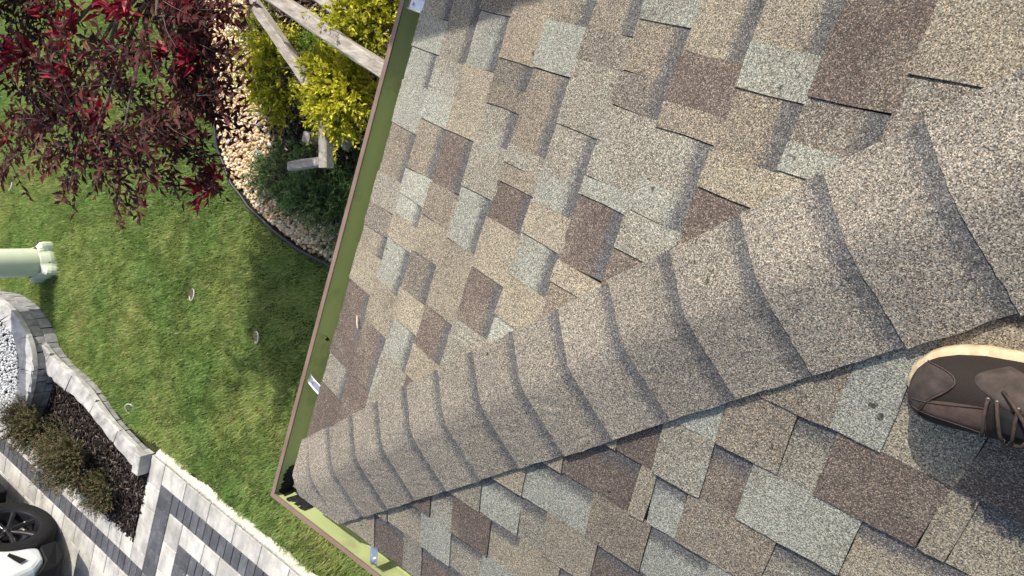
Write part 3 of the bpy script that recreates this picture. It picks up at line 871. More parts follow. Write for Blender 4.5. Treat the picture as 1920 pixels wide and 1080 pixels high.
t0 = gp(607, 262, .2); v, f = beam((t0[0], t0[1], -.03), (t0[0], t0[1], .37), .07, .07); mk('post', v, f, m_wood, fr)
a0, a1 = gp(626, 222, .30), gp(654, 276, .16)
v, f = beam(a0, a1, .05, .075); mk('brace', v, f, m_wood, fr)
a0, a1 = gp(560, -40, .42), gp(668, 44, .42)
v, f = beam(a0, a1, .10, .10); mk('beam', v, f, m_wood, fr)

# ------------------------------------------------------------------ red-leaved tree
m_mar = leaf_mat('maroon_leaves', [(0, (.020, .007, .006)), (.45, (.062, .016, .015)), (.8, (.14, .028, .027)), (1, (.26, .09, .075))], .28, .55, spec=.22)
m_crim = leaf_mat('crimson_leaves', [(0, (.11, .008, .018)), (.5, (.27, .017, .038)), (.85, (.50, .045, .080)), (1, (.70, .22, .24))], .35, .5, spec=.25)
troot = np.array([-3.75, 1.85, -.03]); tree = empty('red_leaf_tree', troot, 'maroon-leaved small tree with crimson shoot tips over the lawn', 'tree')
TC = gp(215, 80, 1.9)
v, f = tube([troot, troot + [.05, -.1, .4], troot + [.12, -.25, .85]], [.055, .045, .04], 10); mk('trunk', v, f, m_bark, tree)
fork = troot + np.array([.12, -.25, .84])
LIMBS = []
for i in range(17):
    a = i / 11 * 6.283 + random.uniform(-.2, .2)
    e_ = TC + np.array([math.cos(a) * random.uniform(.4, .75), math.sin(a) * random.uniform(.35, .65), random.uniform(-.25, .35)])
    if i > 10: e_ = np.array([-3.52, 1.72, 2.68]) + np.array([math.cos(i) * .4, math.sin(i) * .4, random.uniform(-.2, .3)])
    mid = fork * .5 + e_ * .5 + np.array([0, 0, random.uniform(.05, .22)])
    pts = [fork, fork * .75 + mid * .25 + [0, 0, .04], mid, mid * .4 + e_ * .6, e_]
    v, f = tube(pts, [.024, .020, .014, .009, .005], 7); mk('limb', v, f, m_bark, tree)
    for t in np.linspace(.25, 1, 12):
        x = t * 4; j = min(3, int(x)); LIMBS.append(pts[j] * (1 - (x - j)) + pts[j + 1] * (x - j))
LIMBS = np.array(LIMBS)
# twig ends: the crown's volume plus the twigs that stand out against the lawn
ends = []
for _ in range(112):
    d = rng.normal(0, 1, 3); d /= np.linalg.norm(d); r = rng.uniform(.25, 1) ** .5
    ends.append(TC + d * r * np.array([1.0, .86, .42]))
UC = np.array([-3.52, 1.72, 2.68])           # upper crown, above the picture: its shadow lies on the lawn
for _ in range(250):
    d = rng.normal(0, 1, 3); d /= np.linalg.norm(d); r = rng.uniform(.1, 1) ** .5
    ends.append(UC + d * r * np.array([.60, 1.05, .34]))
for x, y, z in [(58, 286, 1.55), (20, 300, 1.5), (135, 262, 1.5), (178, 292, 1.45), (205, 262, 1.5), (243, 330, 1.4), (270, 372, 1.4), (300, 305, 1.45), (330, 260, 1.5),
                (402, 360, 1.35), (425, 372, 1.3), (385, 330, 1.4), (440, 330, 1.35), (452, 262, 1.4), (468, 255, 1.4), (420, 210, 1.5), (360, 240, 1.5), (150, 240, 1.5), (30, 255, 1.6), (8, 345, 1.5),
                (440, 90, 1.6), (455, 40, 1.6), (430, 150, 1.5), (470, 20, 1.6), (395, 60, 1.7), (410, 110, 1.65), (440, 190, 1.5)]:
    ends.append(gp(x, y, z + .22))
B, D, RN, TW = [], [], [], []
for e_ in ends:
    j = np.argmin(np.linalg.norm((LIMBS - e_) * [1, 1, 1.3], axis=1)); s = LIMBS[j]
    if np.linalg.norm(e_ - s) > .55: s = e_ + (s - e_) / np.linalg.norm(e_ - s) * .55
    mid = (s + e_) / 2 + rng.normal(0, .05, 3) + [0, 0, .05]
    TW.append(tube([LIMBS[j], s, mid, e_], [.005, .004, .003, .0015], 5, False))
    L = np.linalg.norm(e_ - s)
    twl = [(s, mid, e_)]
    for q in range(3):
        t = rng.uniform(.2, .8); b0 = s * (1 - t) + e_ * t + [0, 0, .03]
        d = (e_ - s) / (L + 1e-6) * .7 + rng.normal(0, .55, 3) * [1, 1, .6]; d /= np.linalg.norm(d)
        e2 = b0 + d * rng.uniform(.14, .28); twl.append((b0, (b0 + e2) / 2 + [0, 0, .015], e2))
        TW.append(tube([b0, (b0 + e2) / 2 + [0, 0, .015], e2], [.0025, .002, .001], 4, False))
    for (p0, pm, p1) in twl:
        ln = np.linalg.norm(p1 - p0); k = max(6, int(ln / .020)); shade = rng.uniform(-.2, .2)
        for i in range(k):
            t = (i + .5) / k
            if t < .15: continue
            p_ = p0 * (1-t)**2 + 2 * pm * t * (1-t) + p1 * t * t
            tg = (p1 - p0) / (ln + 1e-9); sd = np.cross(tg, [0, 0, 1.0]); sd /= np.linalg.norm(sd) + 1e-9
            dd = tg * .6 + sd * (1 if i % 2 else -1) * .85 + rng.normal(0, .28, 3) + [0, 0, .12]
            B.append(p_); D.append(dd); RN.append(.40 + shade + .25 * (t - .5) + rng.normal(0, .15))
B = np.array(B); D = np.array(D); nL = len(B)
v, f = join(TW); mk('twigs', v, f, m_bark, tree)
leaves('crown', B, D, rng.uniform(.042, .070, nL), rng.uniform(.018, .028, nL), m_mar, tree, rnd=np.clip(RN, 0, 1), roll=np.tile([0, 0, 1.0], (nL, 1)) + rng.normal(0, .45, (nL, 3)))
# crimson rosettes at shoot tips
RED = [(x_, y_, z_ + .12, s_) for x_, y_, z_, s_ in [(35, 100, 2.0, 1.5), (14, 128, 1.95, 1.0), (60, 112, 1.95, .9), (118, 75, 2.0, .8), (122, 140, 1.95, 1.1), (128, 155, 1.9, .9), (195, 208, 1.8, 1.1), (205, 12, 2.05, 1.0), (240, 28, 2.0, .9), (232, 10, 2.05, .8), (130, 62, 2.0, .8),
       (342, 22, 1.9, 1.1), (366, 100, 1.8, 1.3), (308, 96, 1.85, .8), (352, 88, 1.85, .9), (182, 272, 1.6, .7), (392, 345, 1.42, 1.2), (385, 362, 1.40, 1.0), (405, 330, 1.42, .9), (10, 255, 1.7, .9), (270, 366, 1.4, .5), (85, 20, 2.0, .8), (140, 30, 2.0, .7)]]
for x, y, z, s in RED:
    c = gp(x, y, z); B, D, LN_ = [], [], []
    for i in range(int(24 * s)):
        d = rng.normal(0, 1, 3); d[2] = abs(d[2]) * .8 + .2; d /= np.linalg.norm(d)
        B.append(c + d * .012 + rng.normal(0, .022, 3) * s); D.append(d); LN_.append(rng.uniform(.055, .10) * (.7 + .3 * s))
    LN_ = np.array(LN_)
    leaves('crimson_shoot', np.array(B), np.array(D), LN_, LN_ * .27, m_crim, tree, curl=.3)

# ------------------------------------------------------------------ front planter: low walls, mulch, white gravel, heathers
m_cap = plain('cut_stone', (.23, .225, .22), (.54, .525, .49), 7, .85, .2, .5, .006, 0, 6)
m_blk = plain('wall_block', (.17, .17, .175), (.34, .335, .33), 14, .9, .2, .6, .006, 0, 5)
def dens(P, step):
    P = [np.array(p_, float) for p_ in P]; out = []
    for i in range(len(P) - 1):
        n = max(1, int(np.linalg.norm(P[i + 1] - P[i]) / step))
        for t in np.linspace(0, 1, n, endpoint=False): out.append(P[i] * (1-t) + P[i+1] * t)
    out.append(P[-1]); return out
def resample(P, n):
    P = np.array(P, float); s = np.concatenate([[0], np.cumsum(np.linalg.norm(np.diff(P, axis=0), axis=1))])
    t = np.linspace(0, s[-1], n); return np.column_stack([np.interp(t, s, P[:, 0]), np.interp(t, s, P[:, 1])])
def low_wall(name, right, left, zt, z0, ncap, courses, label):
    """cap stones over courses of blocks; right edge faces the lawn"""
    S = 8
    Rr = resample(right, ncap * S + 1); Ll = resample(left, ncap * S + 1)
    for sm in range(6):
        for A_ in (Rr, Ll): A_[1:-1] = .5 * A_[1:-1] + .25 * (A_[:-2] + A_[2:])
    e = empty(name, (*((Rr[0] + Ll[-1]) / 2), z0), label, 'garden wall')
    zc = lambda i: zt[0] + (zt[1] - zt[0]) * i / (ncap * S)
    for c in range(ncap):
        V = []
        for i in range(c * S, c * S + S + 1):
            ii = i
            g = .004 if i == c * S else (-.004 if i == c*S + S else 0)
            d = (Rr[min(i+1, ncap*S)] - Rr[max(i-1, 0)]); d /= np.linalg.norm(d)
            for (p_, k) in ((Rr[i], -1), (Rr[i] * .92 + Ll[i] * .08, 0), (Ll[i] * .92 + Rr[i] * .08, 0), (Ll[i], -1)):
                q = p_ + d * g + rng.normal(0, .007, 2)
                V.append((q[0], q[1], zc(ii) + (k * .010) + rng.normal(0, .0035)))
            for p_ in (Ll[i], Rr[i]): V.append((p_[0], p_[1], zc(ii) - .055))
        F = []
        for i in range(S):
            for k in range(6):
                l = (k + 1) % 6; F.append((i*6 + k, (i+1)*6 + k, (i+1)*6 + l, i*6 + l))
        F += [tuple(range(6)), tuple(range(S*6 + 5, S*6 - 1, -1))]
        o = mk('cap_stone', V, [q[::-1] for q in F], m_cap, e)
    # blocks below, a course at a time
    for side, inset in ((Rr, 1), (Ll, 0)):
        other = Ll if side is Rr else Rr
        for k in range(courses):
            i = 0; first = True
            while i < ncap * S:
                st = random.choice((2, 3, 3, 4)); st = st // 2 + 1 if first and k % 2 else st; first = False
                j = min(ncap * S, i + st); V = []
                for a in range(i, j + 1):
                    zA = zc(a) - .057 - (zc(a) - .057 - z0) * k / courses; zB = zc(a) - .057 - (zc(a) - .057 - z0) * (k + 1) / courses + .006
                    w = other[a] - side[a]; w = w / np.linalg.norm(w)
                    t = (side[min(a + 1, ncap*S)] - side[max(a - 1, 0)]); t /= np.linalg.norm(t)
                    g = .004 if a == i else (-.004 if a == j else 0)
                    o_ = side[a] + w * (.022 - .012 * k) + t * g; o2 = side[a] + w * .10
                    o_ = o_ + rng.normal(0, .003, 2)
                    V += [(*o_, zA), (*o_, zB), (*o2, zB), (*o2, zA)]
                m_ = j - i; F = []
                for a in range(m_):
                    for q in range(4):
                        l = (q + 1) % 4; F.append((a*4 + q, a*4 + 4 + q, a*4 + 4 + l, a*4 + l))
                F += [(0, 1, 2, 3), (m_*4 + 3, m_*4 + 2, m_*4 + 1, m_*4)]
                o = mk('block', V, F, m_blk, e); i = j
    return e
low_wall('garden_wall', WR_R, WR_L, (.14, .085), -.03, 5, 1, 'low curved stone wall along the lawn, its pale caps ending at the driveway')
low_wall('garden_wall', WL_R, WL_L, (.27, .26), -.03, 9, 2, 'higher curved stone wall holding the white gravel at the left edge')
# end block standing where the lower wall meets the pavers
v, f = cbox(-.045, .045, -.10, .10, -.02, .125, .006); Rz = np.array([[math.cos(.05), -math.sin(.05), 0], [math.sin(.05), math.cos(.05), 0], [0, 0, 1]])
tag(mk('end_block', v @ Rz.T + np.array([-4.09, -2.955, 0]), f, m_cap), 'upright pale stone block closing the low wall beside the pavers', 'stone block')

MUL = [(-6.0, -2.55), (-5.9, -2.74), (-5.62, -2.82), (-5.12, -2.82), (-4.87, -2.88), (-4.60, -2.95), (-4.045, -3.03), (-4.045, -3.785), (-6.1, -3.785), (-5.72, -3.1)]
mb = sheet('mulch_bed', MUL, -.012, m_soil); tag(mb, kind='structure')
m_mul = rnd_mat('bark_mulch', [(0, (.010, .008, .007)), (.5, (.022, .016, .013)), (.85, (.050, .037, .031)), (1, (.17, .135, .115))], .85, .25)
n = 6500; xy = sample_poly(MUL, n) + rng.normal(0, .012, (n, 2)) * (1 + 2.5 * (rng.random((n, 1)) < .06))
S_ = np.column_stack([rng.uniform(.03, .075, n), rng.uniform(.007, .016, n), rng.uniform(.004, .009, n)])
scatter('bark_mulch', BOX_V, BOX_F, rotmats(n, .35) * S_[:, None, :], np.column_stack([xy, rng.uniform(-.008, .03, n)]), m_mul, None, .0015, False, 'stuff')
tag(bpy.data.objects['bark_mulch'], 'dark bark mulch in the planter beside the driveway', 'mulch')
WG = WL_L[::-1] + [(-7.6, -3.72)]
WG = [(x, y) for x, y in WL_L] + [(-7.6, -3.72)]
wg = sheet('gravel_bed', WG, .185, m_soil); tag(wg, kind='structure')
m_wst = rnd_mat('white_stones', [(0, (.24, .26, .28)), (.3, (.42, .43, .44)), (1, (.58, .58, .57))], .6, .3)
n = 5200; xy = sample_poly(WG, n); sc = rng.uniform(.008, .016, n)
scatter('white_gravel', ICO_V, ICO_F, rotmats(n) * (sc[:, None] * rng.uniform(.7, 1.3, (n, 3)))[:, None, :], np.column_stack([xy, .19 + rng.uniform(0, .02, n)]), m_wst, None, .001, True, 'stuff')
tag(bpy.data.objects['white_gravel'], 'white decorative gravel behind the higher wall', 'gravel')

m_hea = leaf_mat('heather_leaves', [(0, (.030, .034, .016)), (.35, (.085, .095, .036)), (.6, (.165, .160, .065)), (.8, (.20, .115, .080)), (1, (.36, .16, .15))], .25, .6)
def hr(B, T): return np.clip(.10 + .55 * T + rng.normal(0, .13, len(T)) + .35 * (rng.random(len(T)) < .10), 0, 1)
for (x, y), z, rad, k, lab in [((60, 795), .20, (.27, .21, .21), 560, 'bushy brown-green heather at the back of the mulch bed'),
                              ((132, 858), .21, (.32, .26, .25), 760, 'largest brown-green heather, spilling onto the dark paver row'),
                              ((196, 918), .10, (.16, .15, .13), 240, 'smallest heather at the pointed end of the mulch bed')]:
    c = gp(x, y, z)
    shrub('heather', [((c, rad, k, .13, 22, .02, .01), dict(up=.9, spread=.35, shell=.15, low=-.1, curve=.12))], (c[0], c[1], -.02), m_hea, lab, 'shrub', .019, .0075, 'heathers in the mulch bed', .003, hr)

# ------------------------------------------------------------------ irrigation rings in the lawn
m_ring = plain('white_plastic', (.30, .29, .26), (.48, .47, .43), 30, .5, .4)
m_lid = plain('ring_soil', (.05, .042, .03), (.12, .10, .07), 60, .95)
names = ['white plastic ring in a bare patch in the middle of the lawn', 'grey plastic ring in the shaded lawn nearest the gutter', 'pale green-white ring in the grass beside the low curved wall', 'white ring at the far left of the lawn under the red tree']
for i, (c, (x, y, s)) in enumerate(zip(RINGS, RINGS_PX)):
    e = empty('irrigation_ring', (c[0], c[1], -.03), names[i], 'ring', 'irrigation rings in the lawn')
    R0 = .050 * s; tl = [(.42, -.12), (.46, .10), (-.40, .20), (.44, -.2)][i]
    pts = []
    for k in range(25):
        a = k / 24 * 2 * math.pi; x_, y_ = math.cos(a) * R0, math.sin(a) * R0
        pts.append((c[0] + x_, c[1] + y_, -.014 + tl[0] * x_ + tl[1] * y_))
    v, f = tube(pts, .0060, 7, False); mk('rim', v, f, m_ring, e, True)
    V = [(c[0], c[1], -.024)] + [(c[0] + math.cos(k/16*6.283) * R0, c[1] + math.sin(k/16*6.283) * R0, -.022) for k in range(16)]
    mk('lid', V, [(0, k + 1, (k + 1) % 16 + 1) for k in range(16)], m_lid, e)

# ------------------------------------------------------------------ pale green lamp post
m_post = plain('post_paint', (.50, .55, .42), (.56, .61, .48), 6, .4, .45, .05, .002)
m_postd = plain('post_seam', (.10, .11, .09), (.15, .16, .13), 30, .6)
pc = gp(66, 492, .10); lp = empty('lamp_post', (pc[0], pc[1], -.03), 'thick pale green post with a lobed base cover on the lawn', 'post')
v, f = lathe([(.142, .0), (.142, .5), (.139, 1.4), (.135, 2.4), (.12, 2.42), (.12, 2.5), (.0, 2.52)], (pc[0], pc[1], .06), (0, 0, 1), 40); mk('shaft', v, f, m_post, lp, True)
V = []; prof = [(.170, -.03), (.172, .03), (.164, .065), (.150, .115), (.144, .125)]
ns = 64
for r, z in prof:
    for k in range(ns):
        a = k / ns * 6.283; lob = max(0, math.cos(4 * a + .5)) ** 1.5; q = r + .062 * lob * (1 if z < .08 else .45)
        V.append((pc[0] + q * math.cos(a), pc[1] + q * math.sin(a), z + (.03 * lob if .0 < z < .1 else 0)))
F = [(i*ns + k, i*ns + (k+1) % ns, (i+1)*ns + (k+1) % ns, (i+1)*ns + k) for i in range(len(prof)-1) for k in range(ns)]
mk('base_cover', V, F, m_post, lp, False)
for a in (.38, 1.95, 3.52, 5.1):
    c = np.array([pc[0] + .215 * math.cos(a), pc[1] + .215 * math.sin(a), .075])
    v, f = lathe([(.0, .006), (.007, .006), (.009, 0), (.009, -.01)], c, (math.cos(a) * .6, math.sin(a) * .6, 1), 10); mk('bolt', v, f, m_postd, lp)

# ------------------------------------------------------------------ white car at the corner of the driveway
m_paint = new_mat('car_paint', .25, .5)[0]
_b = m_paint.node_tree.nodes['Principled BSDF']; _b.inputs['Coat Weight'].default_value = .6
_n = noise(m_paint.node_tree, 4, 2); m_paint.node_tree.links.new(ramp(m_paint.node_tree, _n.outputs[0], [(.3, (.56, .59, .60)), (.7, (.60, .63, .64))]), _b.inputs['Base Color'])
m_clad = plain('black_cladding', (.008, .008, .009), (.014, .014, .015), 60, .65, .2)
m_tyre = plain('tyre_rubber', (.009, .009, .010), (.016, .016, .017), 40, .8, .2, .3, .002)
m_rim = plain('gloss_black_rim', (.010, .010, .012), (.016, .016, .018), 10, .12, .6, 0)
m_glass = plain('dark_glass', (.01, .012, .014), (.015, .018, .02), 5, .05, .6, 0)
m_lamp = plain('lamp_lens', (.55, .57, .6), (.7, .72, .75), 10, .1, .6, 0)
WR = .43; wc = gp(15, 986, WR)
car = empty('parked_car', (wc[0] - 1.4, wc[1] - .85, 0), 'white car parked on the pavers, only its front wheel and bumper corner in view', 'car')
xf, xr, yl = wc[0], wc[0] - 2.75, wc[1]          # front axle, rear axle, outer face of the left wheels
yc = yl - .93
def plan(x, y):
    """narrow the body towards nose and tail"""
    dx = max(0, (x - (xf + .50)) / .45, ((xr - .5) - x) / .5)
    return yc + (y - yc) * (1 - .20 * min(1.2, dx) ** 2)
def body_part(name, profile, hw, mat, bev=.03, tumble=0):
    V = []
    for s in (1, -1):
        for x, z in profile: V.append((x, plan(x, yc + s * (hw - tumble * max(0, z - .95))), z))
    n = len(profile)
    F = [tuple(range(n - 1, -1, -1)), tuple(range(n, 2*n))] + [(i, (i+1) % n, n + (i+1) % n, n + i) for i in range(n)]
    o = mk(name, V, F, mat, car)
    md = o.modifiers.new('b', 'BEVEL'); md.width = bev; md.segments = 3; md.limit_method = 'ANGLE'; md.angle_limit = .6
    return o
def arch(cx, r, rev=False, a0=8, a1=172, k=12):
    a = np.radians(np.linspace(a1, a0, k) if not rev else np.linspace(a0, a1, k)); return [(cx + r * math.cos(t), WR + r * math.sin(t)) for t in a]
prof_b = [(xr - .85, .45)] + [(xr - .6, .36)] + arch(xr, .49) + [(xr + .6, .30), (xf - .6, .30)] + arch(xf, .49) + [(xf + .52, .40), (xf + .68, .42), (xf + .76, .55), (xf + .78, .74), (xf + .70, .92), (xf + .2, 1.04), (xf - .55, 1.10), (xr - .4, 1.12), (xr - .88, 1.05), (xr - .92, .70)]
body_part('body', prof_b, 1.02, m_paint, .05)
body_part('cabin', [(xf - .35, 1.06), (xf - 1.05, 1.60), (xf - 1.3, 1.68), (xr - .2, 1.66), (xr - .75, 1.10)], .80, m_glass, .05, .22)
body_part('roof_panel', [(xf - 1.02, 1.60), (xf - 1.3, 1.70), (xr - .2, 1.68), (xr - .32, 1.62)], .70, m_paint, .03)
body_part('sill', [(xr + .46, .22), (xf - .46, .22), (xf - .46,   .32), (xr + .46, .32)], 1.005, m_clad, .02)
body_part('front_bumper', [(xf + .50, .22), (xf + .70, .24), (xf + .78, .34), (xf + .785, .54), (xf + .69, .425), (xf + .50, .39)], 1.0, m_clad, .02)
for s in (1, -1):
    for cx in (xf, xr):
        V, F = [], []
        for k in range(19):
            a = math.radians(-2 + 184 * k / 18)
            for r, o_ in ((.485, .0), (.485, 1.026), (.515, 1.028), (.52, 1.00)):
                V.append((cx + r * math.cos(a), plan(cx + r * math.cos(a), yc + s * (o_ if o_ else .60)), WR + r * math.sin(a)))
        for k in range(18):
            for j in range(3): F.append((k*4 + j, k*4 + j + 1, k*4 + 5 + j, k*4 + 4 + j))
        mk('wheel_arch', V, F, m_clad, car, True)
        wy = yc + s * .93; ax = np.array([0, s, 0])
        w = empty('wheel', (cx, wy, WR)); w.parent = car; w.location = Vector(WL[w.name] - WL[car.name])
        pr = [(.265, -.02), (.275, .0), (.30, .012), (.36, .014), (.395, .004), (.420, -.020), (.430, -.06), (.430, -.23), (.418, -.27), (.36, -.30), (.265, -.29)]
        v, f = lathe(pr, (cx, wy, WR), ax, 48); mk('tyre', v, f, m_tyre, w, True)
        v, f = lathe([(.268, -.004), (.262, -.012), (.252, -.05), (.248, -.20), (.02, -.21)], (cx, wy, WR), ax, 40); mk('rim', v, f, m_rim, w, True)
        for q in range(7):
            a = q / 7 * 6.283 + .2; u = np.array([math.cos(a), 0, math.sin(a)]); t = np.array([-math.sin(a), 0, math.cos(a)])
            V = []
            for r, hw, dp in ((.03, .026, -.045), (.12, .022, -.028), (.19, .024, -.022), (.262, .034, -.018)):
                for g_, dz in ((-1, -.03), (-.75, 0), (.75, 0), (1, -.03)):
                    V.append(np.array([cx, wy, WR]) + u * r + t * hw * g_ + ax * (dp + dz))
            F = [(i*4 + j, i*4 + j + 1, i*4 + 5 + j, i*4 + 4 + j) for i in range(3) for j in range(3)]
            mk('spoke', V, F, m_rim, w, True)
        v, f = lathe([(.0, -.03), (.035, -.032), (.045, -.045), (.045, -.08)], (cx, wy, WR), ax, 20); mk('hub_cap', v, f, m_rim, w, True)
for s in (1, -1):
    V = [(xf + .50, plan(xf + .50, yc + s * 1.02) + s * .004, .665), (xf + .64, plan(xf + .64, yc + s * 1.02) + s * .006, .575), (xf + .66, plan(xf + .66, yc + s * 1.02) + s * .006, .645), (xf + .53, plan(xf + .53, yc + s * 1.02) + s * .004, .70)]
    mk('bumper_slot', V, [(0, 1, 2, 3)], m_clad, car)
    v, f = box(xf + .66, xf + .765, min(yc + s * .45, yc + s * .72), max(yc + s * .45, yc + s * .72), .76, .86); mk('headlight', v, f, m_lamp, car)
    v, f = box(xr - .935, xr - .85, min(yc + s * .5, yc + s * .72), max(yc + s * .5, yc + s * .72), .80, 1.0); mk('tail_light', v, f, m_lamp, car)
v, f = box(xf + .72, xf + .795, yc - .42, yc + .42, .55, .74); mk('grille', v, f, m_clad, car)

# ------------------------------------------------------------------ person standing on the roof behind the camera
m_sole = plain('cream_sole', (.40, .31, .19), (.60, .49, .33), 70, .85, .15, .6, .004)
def mesh_fabric(name, c1, c2):
    m, nt, b = new_mat(name, .8, .2)
    w = N(nt, 'ShaderNodeTexWave'); w.inputs['Scale'].default_value = 230; w.inputs['Distortion'].default_value = 3.5; w.inputs['Detail'].default_value = 3
    nt.links.new(pos(nt), w.inputs[0]); nt.links.new(ramp(nt, w.outputs['Fac'], [(.2, c1), (.8, c2)]), b.inputs['Base Color']); bump(nt, b, w.outputs['Fac'], .5, .001); return m
m_knit = mesh_fabric('knit_upper', (.014, .011, .010), (.040, .030, .026))
m_suede = plain('suede_overlay', (.040, .031, .028), (.080, .064, .057), 60, .9, .15, .5, .0015)
m_trim = plain('brown_trim', (.062, .040, .032), (.10, .068, .056), 70, .8, .2, .4, .001)
m_lace = plain('shoe_lace', (.040, .028, .024), (.075, .055, .048), 160, .9, .15, .5, .001)
m_eyelet = plain('eyelet_metal', (.14, .12, .11), (.22, .20, .19), 20, .4, .5, 0, .001, .7)
m_lining = plain('shoe_lining', (.008, .008, .009), (.015, .015, .017), 60, .9)

TOE = np.array([1.386, 1.123]); FD = np.array([-.945, -.33]); FD = FD / np.linalg.norm(FD)
def roofB(x, y): return G + PT * y
person = empty('person', (1.72, 1.12, roofB(1.72, 1.12)), 'person standing on the roof, only a brown shoe with a cream sole in view', 'person')
def make_shoe(toe, fd, mirror=1):
    f3 = np.array([fd[0], fd[1], PT * fd[1]]); f3 /= np.linalg.norm(f3); up = nB; rt = np.cross(f3, up)     # rt: wearer's right
    o0 = np.array([toe[0], toe[1], roofB(*toe)]) + up * .011
    LEN = .295
    tt = [0, .012, .035, .07, .12, .2, .3, .42, .55, .7, .85, .95, 1.0]
    wr = [.004, .018, .030, .040, .0475, .053, .0545, .051, .045, .040, .038, .030, .006]
    wl = [.004, .020, .031, .039, .0445, .0475, .047, .042, .037, .036, .036, .029, .006]
    hh = [.036, .047, .055, .062, .068, .074, .082, .094, .108, .120, .122, .118, .100]
    def S(t, a, off=0.0):
        """a from 0 (left welt) over the top to 1 (right welt)"""
        x = t * LEN; R_, L_, H_ = np.interp(t, tt, wr), np.interp(t, tt, wl), np.interp(t, tt, hh)
        th = math.pi * (1 - a); c, s_ = math.cos(th), math.sin(th)
        c = np.sign(c) * abs(c) ** .8; s_ = abs(s_) ** .72
        w = (R_ if c > 0 else L_) * (c if True else c)
        cen = -.006 * math.exp(-t * 9)
        z = .020 + (H_ - .020) * s_
        y = (cen + w * (1 - .10 * s_)) * mirror
        n = rt * (w / .05) * .7 * mirror + up * max(.15, s_)
        n = n / np.linalg.norm(n)
        return o0 - f3 * x + rt * y + up * z + n * off
    sh = empty('shoe', o0); sh.parent = person; sh.location = Vector(WL[sh.name] - WL[person.name])
    def patch(name, t0, t1, a0, a1, off, mat, nt_=14, na=14, fn=None):
        V, F = [], []
        for i in range(nt_ + 1):
            for j in range(na + 1):
                t = t0 + (t1 - t0) * i / nt_; a = a0 + (a1 - a0) * j / na
                if fn: t, a = fn(i / nt_, j / na)
                V.append(S(t, a, off * (1 if 0 < i < nt_ and 0 < j < na else .2)))
        for i in range(nt_):
            for j in range(na): F.append((i*(na+1) + j, i*(na+1) + j + 1, (i+1)*(na+1) + j + 1, (i+1)*(na+1) + j))
        o = mk(name, V, F, mat, sh, True)
        return o
    patch('upper', 0.0, 1.0, 0, 1, 0, m_knit, 40, 26)
    # sole: side wall bulging beyond the upper
    V, F = [], []; m_ = 40; rows = ((1.0, 0), (1.04, .004), (1.055, .011), (1.045, .018), (1.0, .023), (.93, .024))
    ring = [(t, 1) for t in np.linspace(0, 1, m_)] + [(t, 0) for t in np.linspace(1, 0, m_)[1:-1]]
    for t, sd in ring:
        R_, L_ = np.interp(t, tt, wr), np.interp(t, tt, wl); cen = -.006 * math.exp(-t * 9)
        base = o0 - f3 * t * LEN + rt * cen * mirror
        for k, z in rows:
            w = (R_ if sd else -L_) * mirror
            ext = f3 * (.006 * (k - .93) / .15 if t < .03 else 0)
            V.append(base + rt * (w * k + np.sign(w) * .003 * (k > 1)) + up * z + ext)
    q = len(ring); m2 = len(rows)
    for i in range(q):
        for j in range(m2 - 1): F.append((i*m2 + j, ((i+1) % q)*m2 + j, ((i+1) % q)*m2 + j + 1, i*m2 + j + 1))
    F.append(tuple(i*m2 for i in range(q)))
    mk('sole', V, F, m_sole, sh, True)
    patch('toe_bumper', .0, .13, .30, .97, .0022, m_suede, 14, 16, lambda i, j: (.002 + (.055 + .155 * math.exp(-((j - .68) / .23) ** 2)) * i, .20 + .78 * j))
    patch('toe_rand', .0, .3, .0, .2, .002, m_trim, 16, 6, lambda i, j: (.005 + .33 * i, .01 + (.20 - .13 * i) * j))
    patch('trim', .06, .30, .40, .54, .0018, m_trim, 16, 6, lambda i, j: (.075 + .26 * i, .47 + (.06 + .05 * i) * (j - .5) * 2))
    patch('overlay', .24, .6, .58, .98, .0022, m_suede, 16, 10, lambda i, j: (.40 + .26 * i - .12 * math.sin(3.1 * j) * (1 - .5 * i), .62 + .34 * j * (1 - .45 * i)))
    patch('overlay', .24, .6, .04, .38, .0022, m_suede, 16, 10, lambda i, j: (.38 + .26 * i - .08 * math.sin(3.1 * j), .30 - .25 * j * (1 - .3 * i)))
    for a0 in (.42, .52):
        pts = [S(.03 + .30 * k / 24, a0 + (.06 if a0 > .5 else -.06) * (k / 24) ** 2, .0022 + .0004 * (k % 2)) for k in range(25)]
        v, f = tube(pts, .0007, 5); mk('stitching', v, f, m_suede, sh)
    pts = [S(.002 + (.055 + .155 * math.exp(-((j / 24 - .68) / .23) ** 2)), .20 + .78 * j / 24, .0030) for j in range(25)]
    v, f = tube(pts, .0008, 5); mk('stitching', v, f, m_trim, sh)
    patch('tongue', .36, .62, .42, .60, .004, m_lining, 12, 8)
    patch('collar', .60, .98, .30, .70, .0015, m_lining, 12, 8)
    for k in range(5):
        t = .33 + .055 * k; sw = .022 * (-1) ** k
        pts = [S(t + sw * (j / 8 - .5), .36 + .30 * j / 8, .006 + .003 * math.sin(j / 8 * 3.1)) for j in range(9)]
        v, f = tube(pts, [.0023] * 9, 7); mk('lace', v, f, m_lace, sh, True)
        for a in (.355, .655):
            c = S(t - .5 * sw * (1 if a < .5 else -1), a, .005)
            v, f = lathe([(.0014, .0008), (.0030, .0008), (.0030, -.001)], c, up, 10); mk('eyelet', v, f, m_eyelet, sh, True)
    for k in (-1, 1):
        pts = [S(.50, .5, .008), S(.47, .5 + k * .10, .010), S(.42, .5 + k * .20, .007), S(.39, .5 + k * .25, .004)]
        v, f = tube(pts, .0024, 6); mk('lace', v, f, m_lace, sh, True)
    return f3, up, rt, o0
f3, up_, rt_, o0 = make_shoe(TOE, FD)
toe2 = TOE + np.array([.34, -.20]); fd2 = np.array([-.99, -.10])
make_shoe(toe2, fd2 / np.linalg.norm(fd2), -1)

